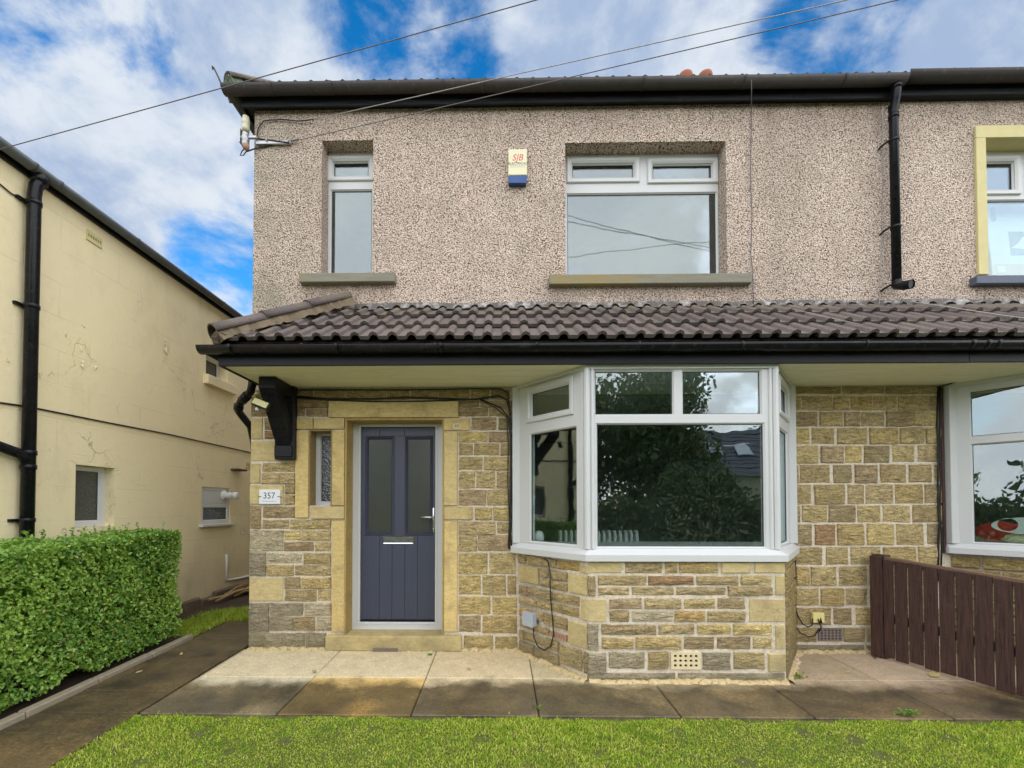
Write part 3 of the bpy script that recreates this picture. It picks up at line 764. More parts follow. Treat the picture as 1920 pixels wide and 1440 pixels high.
# ---- bay plinth -------------------------------------------------------------
def facet(A, B):
    A, B = Vector((*A, 0)), Vector((*B, 0)); d = (B - A).normalized()
    n = Vector((-d.y, d.x, 0))
    M = Matrix((d, n, Vector((0, 0, 1)))).transposed().to_4x4(); M.translation = A
    return M, (B - A).length
ZSILL0, ZSILL1 = P(1290, 1053, -.735).z, P(1290, 1031, -.735).z
def plinth(dx, parent):
    b = MB(); b.prism([(xa + dx, .05), (xb + dx, -PQ), (xc + dx, -PQ), (xd + dx, .05)], -.3, ZSILL0 + .005)
    return b.build('bay_plinth', MAT['mortar'], parent)
bayw = plinth(0, HOUSE)
ML, LL = facet((xa, 0), (xb, -PQ)); MF, LF = facet((xb, -PQ), (xc, -PQ)); MR, LR = facet((xc, -PQ), (xd, 0))
survey(1090, 1040, 4.683, [(60, 66, 352, 160, 's'), (385, 66, 705, 160), (738, 66, 840, 160), (865, 66, 1195, 158), (1225, 66, 1485, 160, 's'), (1515, 66, 1785, 160, 's'),
  (60, 192, 120, 358, 'd'), (152, 188, 565, 265), (592, 190, 982, 262, 'b'), (1015, 190, 1370, 262), (1405, 188, 1665, 262), (1700, 185, 1787, 355, 's'), (152, 292, 415, 355), (445, 288, 808, 355), (838, 288, 1262, 355), (1288, 285, 1670, 355),
  (60, 390, 220, 592, 's'), (250, 388, 522, 470, 'p'), (560, 388, 872, 468), (905, 388, 1170, 470), (1200, 385, 1432, 470, 'd'), (1470, 390, 1787, 590, 's'), (250, 495, 415, 585), (450, 498, 795, 580, 'g'), (822, 500, 1078, 580, 'o'), (1112, 498, 1432, 585),
  (60, 615, 145, 830, 'k'), (180, 615, 650, 700, 'd'), (680, 615, 985, 695), (1020, 615, 1305, 695, 'y'), (1335, 612, 1665, 700, 'y'), (1700, 615, 1787, 830, 's'), (180, 735, 450, 820), (480, 728, 868, 825), (905, 725, 1160, 825, 'd'), (1195, 722, 1478, 825, 'd'), (1505, 728, 1670, 825),
  (60, 868, 215, 1020, 'g'), (245, 860, 550, 995, 'g'), (590, 858, 760, 1000), (1065, 862, 1305, 1005, 'k'), (1340, 860, 1600, 1000), (1635, 865, 1787, 1020, 's'), (60, 1040, 820, 1105, 'k'), (850, 1040, 1787, 1105, 'g')], bayw, MF)
LEFTROWS = [(70, 15, 135, 88), (160, 15, 468, 140), (490, 65, 720, 175, 'o'), (738, 118, 820, 205, 's'), (75, 110, 285, 325, 's'), (310, 145, 385, 245), (415, 170, 590, 290), (312, 270, 400, 350), (412, 290, 595, 395), (615, 205, 820, 440, 's'),
  (78, 330, 165, 440), (180, 350, 430, 490), (455, 408, 722, 550), (82, 455, 258, 565), (275, 490, 505, 620), (525, 545, 718, 675), (750, 470, 820, 715, 's'), (85, 565, 165, 675, 'o'), (178, 585, 345, 720), (360, 635, 590, 810),
  (88, 705, 195, 800), (205, 735, 275, 830), (290, 780, 400, 870), (615, 710, 820, 1020, 's'), (90, 815, 122, 910), (138, 840, 345, 985), (360, 900, 500, 1050), (90, 930, 240, 1090), (250, 1000, 510, 1185), (525, 970, 755, 1250), (785, 1050, 820, 1280)]
survey(960, 1040, 5.76, LEFTROWS, bayw, ML)
b = MB()
def joined_facet(M, L, dx):
    """courses of stone too narrow to be told apart from here: one part"""
    T = Matrix.Translation((dx, 0, 0)) @ M
    z = -.02; k = 0
    while z < ZSILL0 - .05:
        h = rnd.choice((.10, .12, .14)); a = .004
        while a < L - .05:
            w = min(rnd.uniform(.16, .36), L - a - .004)
            b.M = T; b.box(a, a + w, -rnd.uniform(.010, .018), .01, z, min(z + h, ZSILL0 - .01), .005)
            a += w + .018
        z += h + .018
joined_facet(MR, LR, 0)
o = b.build('side_stones', MAT['stone'], bayw); o['kind'] = 'stuff'; o.color = (*lin((166, 146, 96)), 1)
bay2 = plinth(BAY2, HOUSE)
b = MB(); joined_facet(ML, LL, BAY2); joined_facet(MF, LF, BAY2)
o = b.build('side_stones', MAT['stone'], bay2); o['kind'] = 'stuff'; o.color = (*lin((166, 146, 96)), 1)

# crumbly mortar fillet along the foot of the walls
def fillet(M, L, parent, a0=0.0):
    b = MB(M); prv = None; n = max(3, int(L / .035))
    for i in range(n + 1):
        a = a0 + (L - a0) * i / n; yw = (M @ Vector((a, 0, 0))).y; z = zg(yw)
        d = rnd.uniform(.018, .05); h = rnd.uniform(.012, .035)
        cur = [b.v((a, .0, z + h)), b.v((a, -d * .55 - .012, z + h * .75)), b.v((a, -d - .016, z + .001)), b.v((a, -d - .016, z - .03))]
        if prv:
            for k in range(3): b.f([prv[k], cur[k], cur[k + 1], prv[k + 1]])
        prv = cur
    return b.build('mortar_fillet', MAT['fillet'], parent)
fillet(ML, LL, bayw); fillet(MF, LF, bayw); fillet(MR, LR, bayw)
fillet(Matrix.Translation((XC, 0, 0)), xa - XC, stone_wall)
fillet(Matrix.Translation((xd, 0, 0)), 1.4, stone_wall)
# air bricks
def air_brick(x0, x1, z0, z1, nx, nz, M, mat, parent, pr=.016):
    holes = []
    cw, ch = (x1 - x0) / (nx + .6), (z1 - z0) / (nz + .6)
    for i in range(nx):
        for k in range(nz):
            hx = x0 + cw * (i + .55); hz = z0 + ch * (k + .55)
            holes.append((hx, hx + cw * .52, hz, hz + ch * .52))
    b = MB(M); b.plate(x0, x1, z0, z1, holes, -pr, .0)
    o = b.build('air_brick', mat, parent)
    b = MB(M); b.box(x0 + .004, x1 - .004, -.003, -.001, z0 + .004, z1 - .004); b.build('vent_void', MAT['dark'], o)
    return o
q0, q1 = PM(1257, 1222, MF), PM(1312, 1254, MF)
air_brick(q0.x, q1.x, q1.z, q0.z, 5, 3, MF, MAT['creambrick'], HOUSE)
q0, q1 = PM(960 + 425 / 5.76, 1040 + 820 / 5.76, ML), PM(960 + 597 / 5.76, 1040 + 935 / 5.76, ML)
air_brick(q0.x, q1.x, q1.z, q0.z, 6, 2, ML, MAT['pinkbrick'], HOUSE)
x0, x1, z0, z1 = rect(1533, 1177, 1578, 1201)
air_brick(x0, x1, z0, z1, 6, 4, I4, MAT['greybrick'], HOUSE)
x0, x1, z0, z1 = rect(700, 1215.5, 746, 1222, -.058)
air_brick(x0, x1, .002, .034, 9, 1, Matrix.Translation((0, -.05, 0)), MAT['greybrick'], HOUSE)

# ---- windows ------------------------------------------------------------------
def pane(M, x0, x1, z0, z1, y, parent, mat='glass', name='pane'):
    b = MB(M); b.box(x0, x1, y, y + .006, z0, z1)
    return b.build(name, MAT[mat], parent)
def glazing(b, bg, M, parent, x0, x1, z0, z1, y, bead=.012, mat='glass'):
    """bead ring, dark gasket and pane inside a clear opening"""
    b.M = M; bg.M = M
    b.ring(x0, x1, z0, z1, [(0, y), (bead, y + .012), (bead, y + .03), (0, y + .03)])
    bg.ring(x0 + bead, x1 - bead, z0 + bead, z1 - bead, [(0, y + .014), (.0045, y + .014), (.0045, y + .024), (0, y + .024)])
    return pane(M, x0 + bead + .002, x1 - bead - .002, z0 + bead + .002, z1 - bead - .002, y + .017, parent, mat)
def sash(b, M, x0, x1, z0, z1, y, w=.05):
    """proud opening light with a chamfered face; returns its clear opening"""
    b.M = M
    b.ring(x0, x1, z0, z1, [(0, y), (0, y - .012), (.006, y - .018), (w * .62, y - .018), (w, y - .004), (w, y + .02), (0, y + .02)])
    return x0 + w, x1 - w, z0 + w, z1 - w
def make_window(M, outer, lights, y, depth=.06, name='window', parent=HOUSE, mat='glass'):
    """outer rect, lights = (x0,x1,z0,z1,is_sash) clear openings in the frame"""
    b = MB(M); bg = MB(M)
    b.plate(*outer, [l[:4] for l in lights], y, y + depth)
    fr = MB(M); todo = []
    for l in lights:
        if l[4]:
            q = sash(b, M, l[0] - .012, l[1] + .012, l[2] - .012, l[3] + .012, y - .002)
            todo.append((q, y + .002))
        else: todo.append((l[:4], y + .003))
    holder = bpy.data.meshes.new('x'); bpy.data.meshes.remove(holder)
    panes = []
    for q, yy in todo:
        b.M = M; bg.M = M
        bead = .010
        b.ring(q[0], q[1], q[2], q[3], [(0, yy), (bead, yy + .012), (bead, yy + .03), (0, yy + .03)])
        bg.ring(q[0] + bead, q[1] - bead, q[2] + bead, q[3] - bead, [(0, yy + .014), (.005, yy + .014), (.005, yy + .024), (0, yy + .024)])
        panes.append((q[0] + bead + .002, q[1] - bead - .002, q[2] + bead + .002, q[3] - bead - .002, yy + .018))
    w = b.build(name, MAT['upvc'], parent)
    bg.build('gasket', MAT['upvc_edge'], w)
    for p in panes: pane(M, p[0], p[1], p[2], p[3], p[4], w, mat)
    fr.bm.free()
    return w
YR = .155
# first-floor narrow window
r = rect(611, 290, 705, 512, YR); o1 = (W1[0] + .004, W1[1] - .004, W1[2] + .002, W1[3] - .002)
gt = rect(622, 301, 692, 333, YR); gb = rect(621, 357, 705, 520, YR); zt = P(650, 346, YR).z
make_window(I4, o1, [(gt[0] - .028, o1[1] - .045, gt[2] - .028, gt[3] + .028, True), (gb[0] - .012, o1[1] - .045, o1[2] + .03, gb[3] + .012, False)], YR)
# first-floor wide window
o2 = (W2[0] + .004, W2[1] - .004, W2[2] + .002, W2[3] - .002)
ga = rect(1072, 304, 1191, 336, YR); gc = rect(1221, 305, 1338, 337, YR); gb = rect(1065, 363, 1343, 520, YR)
make_window(I4, o2, [(o2[0] + .045, ga[1] + .028, ga[2] - .028, ga[3] + .026, True), (gc[0] - .028, gc[1] + .028, gc[2] - .028, gc[3] + .026, True), (o2[0] + .03, gb[1] + .012, o2[2] + .03, gb[3] + .012, False)], YR)
# adjoining house window
o3 = (W3[0] + .004, W3[1] - .004, W3[2] + .002, W3[3] - .002)
ga = rect(1852, 301, 1905, 360, YR)
make_window(I4, o3, [(o3[0] + .03, ga[1] + .02, ga[2] - .02, ga[3] + .026, True), (ga[1] + .1, o3[1] - .04, ga[2] - .02, ga[3] + .026, True), (o3[0] + .03, o3[1] - .04, o3[2] + .03, ga[2] - .075, False)], YR)
# small window beside the door
os_ = (SW[0] + .009, SW[1] - .009, SW[2] + .001, SW[3] - .009)
gs = rect(602, 817, 623, 940, .12)
make_window(I4, os_, [(gs[0] - .012, os_[1] - .03, gs[2] - .01, gs[3] + .01, False)], .12, mat='obscure')
# stone sills and surround
def sill(u0, v0, u1, v1, mat, yf=-.07, lab=None):
    x0, x1, z0, z1 = rect(u0, v0, u1, v1, yf)
    b = MB(); b.box(x0, x1, yf, .16, z0, z1, .005)
    o = b.build('window_sill', mat, HOUSE)
    if lab: o['label'] = lab
sill(560, 511, 740, 528, MAT['sill']); sill(1030, 513, 1411, 531, MAT['sill']); sill(1832, 515, 2170, 530, MAT['navysill'], -.07, 'slate blue painted window sill')
x0 = P(1828, 370).x; zt = P(1870, 238).z
b = MB(); b.box(x0, W3[0] + .006, -.022, .16, W3[2], W3[3] - .0065, .003); b.box(x0, W3[1] + .1, -.022, .16, W3[3] - .006, zt, .003); b.box(W3[1] - .006, W3[1] + .1, -.022, .16, W3[2], W3[3] - .0065, .003)
b.build('window_surround', MAT['surround'], HOUSE)

# ---- bay windows --------------------------------------------------------------
FLM, FLL = facet((fa, 0), (fb, -PB)); FFM, FFL = facet((fb, -PB), (fc, -PB)); FRM, FRL = facet((fc, -PB), (fd, 0))
ZH = ZS - .012
def bay_window(dx):
    T = Matrix.Translation((dx, 0, 0)); parent = HOUSE
    y = 0.0; zb = ZSILL1 - .002
    def zf(v): return P(1270, v, -PB).z
    # front light: two upper panes over one wide pane
    ax = lambda u: PM(u, 800, FFM).x
    w = None
    lights_f = [(ax(1117) - .010, ax(1262) + .010, zf(776) - .010, zf(696) + .010, False), (ax(1282) - .010, ax(1427) + .010, zf(776) - .010, zf(696) + .010, False), (ax(1120) - .010, ax(1432) + .010, zf(1025) - .010, zf(795) + .010, False)]
    wf = make_window(T @ FFM, (.012, FFL - .012, zb, ZH), lights_f, y, .07, 'bay_window')
    # side lights: an opening fanlight over a fixed pane
    q0 = PM(994, 815, FLM); q1 = PM(1080, 1021, FLM); qa = PM(994, 734, FLM); qb = PM(1069, 771, FLM)
    lz0, lz1 = q1.z, q0.z
    uz0, uz1 = qb.z - .02, qa.z + .02
    L = FLL
    for M, mir in ((FLM, False), (FRM, True)):
        fan = not (dx > 0 and not mir)
        l1 = (q0.x - .01, q1.x + .01, lz0 - .01, lz1 + .01); l2 = (qa.x - .03, qb.x + .03, uz0, uz1)
        if not fan:
            TL = T @ FLM; e0 = PM(1823, 834, TL); e1 = PM(1900, 1019, TL); f0 = PM(1820, 735, TL); f1 = PM(1822, 818, TL)
            l1 = (e0.x - .01, q1.x + .01, e1.z - .01, e0.z + .01); l2 = (f0.x - .01, q1.x + .01, f1.z - .01, f0.z + .01)
        if mir:
            l1 = (FRL - l1[1], FRL - l1[0], l1[2], l1[3]); l2 = (FRL - l2[1], FRL - l2[0], l2[2], l2[3])
        LL_ = FRL if mir else FLL
        make_window(T @ M, (.014, LL_ - .014, zb, ZH), [(*l1, False), (*l2, fan)], y, .07, 'bay_window')
    # corner posts with ribs
    for (px_, s) in ((fb, -1), (fc, 1)):
        b = MB(T)
        for k, (off, r) in enumerate(((0, .026), (-.026, .014), (.026, .014))):
            # ribs follow the two faces of the corner
            if off == 0: cx, cy = px_, -PB
            elif off * s < 0: cx, cy = px_ - s * .045, -PB - .004
            else:
                dv = (FLM if s < 0 else FRM).to_3x3() @ Vector((1, 0, 0)); dv = -dv if s < 0 else dv
                cx, cy = px_ + dv.x * .045, -PB + dv.y * .045
            pol = [(cx + r * cos(a), cy + r * sin(a)) for a in [pi / 8 + i * pi / 4 for i in range(8)]]
            b.prism(pol, zb, ZH - .001 * k)
        b.build('corner_post', MAT['upvc'], wf)
    # cover strips against the wall
    b = MB(T); b.box(fa - .012, fa + .058, -.065, -.0005, zb, ZH - .003, .004); b.build('wall_trim', MAT['upvc'], wf)
    b = MB(T); b.box(fd - .058, fd + .012, -.065, -.0005, zb, ZH - .003, .004); b.build('wall_trim', MAT['upvc'], wf)
    # head trim just under the soffit
    b = MB(T)
    e = .02
    b.prism([(fa - .012, -.0015), (fa - .012, -.02), (fb - .012, -PB - e), (fc + .012, -PB - e), (fd + .012, -.02), (fd + .012, -.0015)], ZS - .034, ZS - .001)
    b.build('head_trim', MAT['upvc'], wf)
    # outer sill
    e0 = .075
    pol = [(fa - .03, -.0015), (fa - .03, -.05), (fb - .03, -PB - e0), (fc + .04, -PB - e0), (fd + .035, -.05), (fd + .035, -.0015)]
    b = MB(T)
    lo = [b.v((x_, y_, ZSILL0)) for x_, y_ in pol]; hi = [b.v((x_, y_, ZSILL0 + .05)) for x_, y_ in pol]
    pin = [(fa, 0), (fa + .0, -.01), (fb, -PB), (fc, -PB), (fd, -.01), (fd, 0)]
    top = [b.v((x_, y_, ZSILL1)) for x_, y_ in pin]
    for i in range(5):
        b.f([lo[i], lo[i + 1], hi[i + 1], hi[i]]); b.f([hi[i], hi[i + 1], top[i + 1], top[i]])
    b.f(lo[::-1]); b.f([lo[0], hi[0], top[0], top[5], hi[5], lo[5]])
    b.build('bay_sill', MAT['upvc'], wf)
    b = MB(T); b.prism([(fa + .1, .04), (fb + .05, -PB + .09), (fc - .05, -PB + .09), (fd - .1, .04)], ZSILL1 - .03, ZSILL1 + .005); b.build('window_board', MAT['upvc'], wf)
    return wf
bay_window(0)
bay_window(BAY2)
# brown painted strip beside the adjoining bay
x = P(1767, 900).x
b = MB(); b.box(x - .018, x + .006, -.02, .002, ZSILL0, ZS - .03); b.build('timber_strip', MAT['fence'], HOUSE)

# ---- door ------------------------------------------------------------------------
YD = .165
fz0, fz1 = .147, DR[3] - .013
fx0, fx1 = DR[0] + .013, DR[1] - .013
lf = rect(677, 801, 816, 1165, YD + .02)
b = MB(); b.plate(fx0, fx1, fz0, fz1, [(lf[0] - .004, lf[1] + .004, lf[2] - .004, lf[3] + .004)], YD, YD + .07)
b.ring(lf[0] - .022, lf[1] + .022, lf[2] - .022, lf[3] + .022, [(0, YD + .001), (0, YD - .006), (.014, YD - .006), (.02, YD + .001)])
dfr = b.build('door_frame', MAT['upvc'], HOUSE)
b = MB()
for u in (687, 801):
    p = P(u, 1171, YD); b.lathe([(.0001, -.008), (.009, -.008), (.011, 0), (.011, .004)], (p.x, YD, p.z), 12, 'Y')
b.build('drain_cap', MAT['upvc'], dfr)
YL_ = YD + .022
pl = [rect(691, 824, 734, 998, YL_), rect(765, 824, 806, 998, YL_)]
b = MB()
gx = [lf[0]] + [P(u, 1080, YL_).x for u in (711.5, 735, 759, 782.5)] + [lf[1]]
zsplit = P(740, 1003, YL_).z; ztop = P(740, 818, YL_).z
for a_, c_ in zip(gx, gx[1:]): b.box(a_ + .0012, c_ - .0012, YL_, YL_ + .03, lf[2] + .008, zsplit - .001, .0022)
b.plate(lf[0], lf[1], zsplit, ztop, [(p[0] - .012, p[1] + .012, p[2] - .012, p[3] + .012) for p in pl], YL_, YL_ + .03)
gx2 = [lf[0], P(712, 810, YL_).x, P(759, 810, YL_).x, lf[1]]
for a_, c_ in zip(gx2, gx2[1:]): b.box(a_ + .001, c_ - .001, YL_, YL_ + .03, ztop + .001, lf[3], .002)
b.box(lf[0], lf[1], YL_ + .012, YL_ + .028, lf[2], lf[3] - .003) if False else None
door = b.build('front_door', MAT['door'], HOUSE)
b = MB(); b.box(lf[0] + .001, lf[1] - .001, YL_ + .006, YL_ + .028, lf[2] + .009, zsplit - .003); b.build('door_core', MAT['door'], door)
b = MB()
for p in pl:
    e = .03
    b.ring(p[0] - e, p[1] + e, p[2] - e, p[3] + e, [(0, YL_ + .001), (0, YL_ - .007), (.008, YL_ - .013), (.014, YL_ - .006), (.02, YL_ - .010), (.030, YL_ + .006), (.030, YL_ + .02)])
b.build('panel_moulding', MAT['door'], door)
for p in pl: pane(I4, p[0] - .003, p[1] + .003, p[2] - .003, p[3] + .003, YL_ + .008, door, 'doorglass', 'door_pane')
b = MB(); b.box(lf[0] + .001, lf[1] - .001, YL_ - .012, YL_ - .0005, lf[2] + .0002, lf[2] + .02, .003); b.build('weather_bar', MAT['black'], door)
r_ = rect(718, 1005, 776, 1020, YL_)
b = MB()
b.ring(r_[0], r_[1], r_[2], r_[3], [(0, YL_ + .001), (0, YL_ - .008), (.004, YL_ - .012), (.012, YL_ - .010), (.014, YL_ - .004), (.014, YL_ + .001)])
b.box(r_[0] + .014, r_[1] - .014, YL_ - .005, YL_ + .0005, r_[2] + .014, r_[3] - .012, .002)
b.box(r_[0] + .002, r_[1] - .002, YL_ - .02, YL_ - .003, r_[3] - .016, r_[3] - .003, .004)
b.build('letterbox', MAT['chrome'], door)
hp = P(813, 970, YL_); hb0, hb1 = P(813, 998, YL_).z, P(813, 952, YL_).z
b = MB(); b.box(hp.x - .010, hp.x + .010, YL_ - .010, YL_ - .0005, hb0, hb1, .006, seg=2)
z_ = P(813, 970, YL_).z
b.lathe([(.011, -.03), (.012, -.006), (.012, .0)], (hp.x, YL_ - .01, z_), 12, 'Y')
b.tube([(hp.x, YL_ - .04, z_), (hp.x - .03, YL_ - .048, z_ + .001), (hp.x - .125, YL_ - .047, z_ + .004)], [.010, .010, .008], 10)
b.lathe([(.007, -.008), (.008, -.001)], (hp.x, YL_ - .01, hb0 + .035), 12, 'Y')
b.build('door_handle', MAT['chrome'], door, True)

# ---- porch roof ----------------------------------------------------------------
YE = -.785                                       # tile edge
ZE = P(900, 634, YE).z
XS0 = -2.29                                      # left end of soffit
XE0 = XS0 - .03
run = -YE; rise = ZP - ZE; ang = math.atan2(rise, run); SLEN = math.hypot(run, rise)
GA = SLEN / 3.0
# sheathing and hip end
b = MB()
A_, B_, C_ = (XE0, YE + .03, ZE - .02), (XE0, -.002, ZE - .02), (XE0 + run, -.002, ZP - .02)
b.quad((XE0, YE + .03, ZE - .02), (XR, YE + .03, ZE - .02), (XR, -.002, ZP - .02), (XE0 + run, -.002, ZP - .02))
b.f([b.v(A_), b.v(C_), b.v(B_)])
proof = b.build('porch_roof', MAT['tile'], HOUSE)
PR = [(0, 0), (.070, 0), (.085, .022), (.1125, .034), (.140, .022), (.150, 0)]
def tile_mesh(x0=0.0, length=.0, nw=2, lift0=.040, lift1=.014, th=.015):
    xs = []
    for k in range(nw):
        for (px_, h) in PR[(0 if k == 0 else 1):]: xs.append((k * .15 + px_, h))
    return xs
def tile_at(M, L, name, parent, mat, clip=None, nw=2):
    b = MB(); xs = tile_mesh(nw=nw)
    l0, l1, th = .056, .012, .026
    top0 = [b.bm.verts.new((x_, 0, h + l0)) for x_, h in xs]; top1 = [b.bm.verts.new((x_, L, h + l1)) for x_, h in xs]
    bot0 = [b.bm.verts.new((x_, .004, h + l0 - th - (.004 if h == 0 else 0))) for x_, h in xs]; bot1 = [b.bm.verts.new((x_, L, h + l1 - th)) for x_, h in xs]
    for i in range(len(xs) - 1):
        fce = b.f([top0[i], top0[i + 1], top1[i + 1], top1[i]])
        b.f([bot0[i], bot0[i + 1], top0[i + 1], top0[i]]); b.f([bot1[i], bot1[i + 1], bot0[i + 1], bot0[i]])
    b.f([top0[0], top1[0], bot1[0], bot0[0]]); b.f([top0[-1], bot0[-1], bot1[-1], top1[-1]])
    if clip is not None:
        Mi = M.inverted(); co = Mi @ clip[0]; no = Mi.to_3x3() @ clip[1]
        bmesh.ops.bisect_plane(b.bm, geom=b.bm.verts[:] + b.bm.edges[:] + b.bm.faces[:], plane_co=co, plane_no=no, clear_outer=True)
        if not b.bm.faces: b.bm.free(); return None
    me = b.mesh(name)
    o = obj(name, me, mat, None)
    o.parent = parent; o.matrix_parent_inverse = wmat(HOUSE).inverted() if False else Matrix.Identity(4)
    return o
# slope frame: x along the eave, y up the slope, z out of the roof
SR = Matrix(((1, 0, 0, 0), (0, cos(ang), -sin(ang), 0), (0, sin(ang), cos(ang), 0), (0, 0, 0, 1)))
hipdir = Vector((run, run, rise)).normalized()
hipn = Vector((0, 0, 1)).cross(Vector((1, 1, 0))).normalized()   # pointing left of the hip
clip_n = Vector((-1, 1, 0)).normalized()
shared = None
for row in range(3):
    yo = YE + cos(ang) * GA * row; zo = ZE + sin(ang) * GA * row - .036
    L = .42 if row < 2 else GA * 1.0
    k = 0; x_ = XE0 - .30 + (.0 if row % 2 == 0 else 0)
    full = None
    while x_ < 6.4:
        M = Matrix.Translation((x_, yo, zo)) @ SR
        hipx_low = XE0 + (yo - YE)            # where the hip crosses the tile's lower edge
        hipx_high = XE0 + (yo - YE) + cos(ang) * L
        if x_ + .30 < hipx_low + .02: x_ += .30; continue
        if x_ < hipx_high + .05:
            o = tile_at(M, L, 'tile', proof, MAT['tile'], (Vector((XE0 + .05, YE, ZE)), clip_n))
        elif full is None:
            o = tile_at(M, L, 'tile', proof, MAT['tile']); full = o
        else:
            o = full.copy(); COL.objects.link(o)
        if o:
            J = Matrix.Translation((rnd.uniform(-.002, .002), rnd.uniform(-.004, .004), rnd.uniform(-.002, .003))) @ Matrix.Rotation(rnd.uniform(-.006, .006), 4, 'Y')
            o.matrix_parent_inverse = Matrix.Identity(4)
            o.matrix_basis = wmat(HOUSE).inverted() @ Matrix.Identity(4) @ (M @ J) if False else (M @ J)
            o.matrix_parent_inverse = Matrix.Identity(4)
        x_ += .30
# hip tiles with mortar bedding
H0 = Vector((XE0 + .015, YE + .015, ZE + .035)); H1 = Vector((XE0 + run + .03, .0, ZP + .075)); HD = (H1 - H0)
hl = HD.length; hx = HD.normalized(); side = Vector((hx.y, -hx.x, 0)).normalized(); hu = side.cross(hx); hu = hu if hu.z > 0 else -hu
def hip_half(b, p0, p1, r0, r1, th, drop=0.0):
    n = 9; R0, R1, Q0, Q1 = [], [], [], []
    for i in range(n):
        a = pi * (i / (n - 1)) * 1.0
        d = side * cos(a) + hu * sin(a) * .72
        R0.append(b.v(p0 + d * r0)); R1.append(b.v(p1 + d * r1)); Q0.append(b.v(p0 + d * (r0 - th))); Q1.append(b.v(p1 + d * (r1 - th)))
    for i in range(n - 1):
        for q in ([R0[i], R0[i + 1], R1[i + 1], R1[i]],):
            fc_ = b.f(q); fc_.smooth = True
        b.f([Q0[i], Q1[i], Q1[i + 1], Q0[i + 1]]); b.f([R0[i], Q0[i], Q0[i + 1], R0[i + 1]]); b.f([R1[i], R1[i + 1], Q1[i + 1], Q1[i]])
    b.f([R0[0], R1[0], Q1[0], Q0[0]]); b.f([R0[-1], Q0[-1], Q1[-1], R1[-1]])
for k in range(3):
    t0, t1 = k / 3, (k + 1) / 3 + .01
    b = MB(); hip_half(b, H0 + HD * t0 + hu * .012, H0 + HD * t1 + hu * .004, .118, .110, .016)
    b.build('hip_tile', MAT['tile'], proof)
b = MB(); prv = None
for i in range(41):                               # irregular mortar fillet under the hip tiles
    t = i / 40; c = H0 + HD * t
    w = .125 + .045 * (rnd.random()); q = [c + side * w - hu * (.055 + .02 * rnd.random()), c + side * .09 + hu * .02, c - side * .09 + hu * .02, c - side * w - hu * .06]
    cur = [b.v(p) for p in q]
    if prv:
        for a in range(3): b.f([prv[a], prv[a + 1], cur[a + 1], cur[a]])
    else: b.f(cur)
    prv = cur
b.build('hip_mortar', MAT['bedding'], proof)
# lead flashing dressed over the top course
b = MB(); xs = []
x_ = XE0 + run + .12; k0 = int((x_ - (XE0 - .3)) / .15)
cols = []
base = XE0 - .30
x0i = base + k0 * .15
while x0i < 6.4:
    for px_, h in PR[:-1]: cols.append((x0i + px_, h))
    x0i += .15
prev = None
for i, (cx, h) in enumerate(cols):
    dn = .07 + .025 * sin(cx * 9) + rnd.uniform(-.012, .012)
    top = Vector((cx, -.006, ZP + .05 + .006 * sin(cx * 5)))
    kn = Vector((cx, -.012, ZP - .005 + h * .55))
    lo = Vector((cx, -dn * cos(ang), ZP - dn * sin(ang) + .022 + h))
    cur = [b.v(top), b.v(kn), b.v(lo), b.v(lo - Vector((0, 0, .006)))]
    if prev:
        for a in range(3): b.f([prev[a], prev[a + 1], cur[a + 1], cur[a]])
    prev = cur
b.build('lead_flashing', MAT['lead'], proof)

# soffit, fascia, gutter
YF = -.705
n = 4; dw = (-YF - .012) / n
for i in range(n):
    b = MB(); b.box(XS0, XR, -.004 - dw * (i + 1) + .003, -.004 - dw * i, ZS, ZS + .018, .0025); b.build('soffit_board', MAT['soffit'], HOUSE)
zft = P(900, 640, YF).z
b = MB(); b.box(XS0 - .012, P(1813, 690, YF).x, YF - .02, YF, ZS - .012, ZS + .16, .004); b.build('fascia_board', MAT['blackwood'], HOUSE)
b = MB(); b.box(P(1813, 690, YF).x + .003, XR, YF - .018, YF, ZS - .010, ZS + .16, .004); b.build('fascia_board', MAT['blackwood'], HOUSE)
b = MB(); b.box(XS0 - .012, XS0 + .008, YF + .001, -.001, ZS - .012, ZS + .12, .003); b.build('fascia_board', MAT['blackwood'], HOUSE)
def half_gutter(b, p0, p1, r, out, th=.004, n=8):
    """half-round channel between two rim centre points; out = horizontal outward direction"""
    p0, p1, out = Vector(p0), Vector(p1), Vector(out)
    A0, A1, I0, I1 = [], [], [], []
    for i in range(n + 1):
        a = pi * i / n; d = out * cos(a) - Vector((0, 0, 1)) * sin(a)
        A0.append(b.v(p0 + d * r)); A1.append(b.v(p1 + d * r)); I0.append(b.v(p0 + d * (r - th))); I1.append(b.v(p1 + d * (r - th)))
    for i in range(n):
        f1 = b.f([A0[i], A0[i + 1], A1[i + 1], A1[i]]); f1.smooth = True
        b.f([I0[i], I1[i], I1[i + 1], I0[i + 1]]); b.f([A0[i], I0[i], I0[i + 1], A0[i + 1]]); b.f([A1[i], A1[i + 1], I1[i + 1], I1[i]])
    b.f([A0[0], A1[0], I1[0], I0[0]]); b.f([A0[n], I0[n], I1[n], A1[n]])
GR = .058; YG = YF - .02 - GR - .004
ZGU = P(900, 643, YG - GR).z
XG0 = P(366, 655, YG - GR).x
b = MB(); half_gutter(b, (XG0, YG, ZGU), (XR, YG, ZGU - .0), GR, (0, -1, 0))
half_gutter(b, (XG0 + GR - .002, YG - .0, ZGU - .001), (XG0 + GR - .002, -.02, ZGU - .001), GR, (-1, 0, 0))
b.lathe([(.0001, -.004), (GR, -.004), (GR, .0), (.0001, .0)], (XG0, YG, ZGU - .003), 16, 'X') if False else None
gut = b.build('gutter', MAT['black'], HOUSE)
proto_clip = None
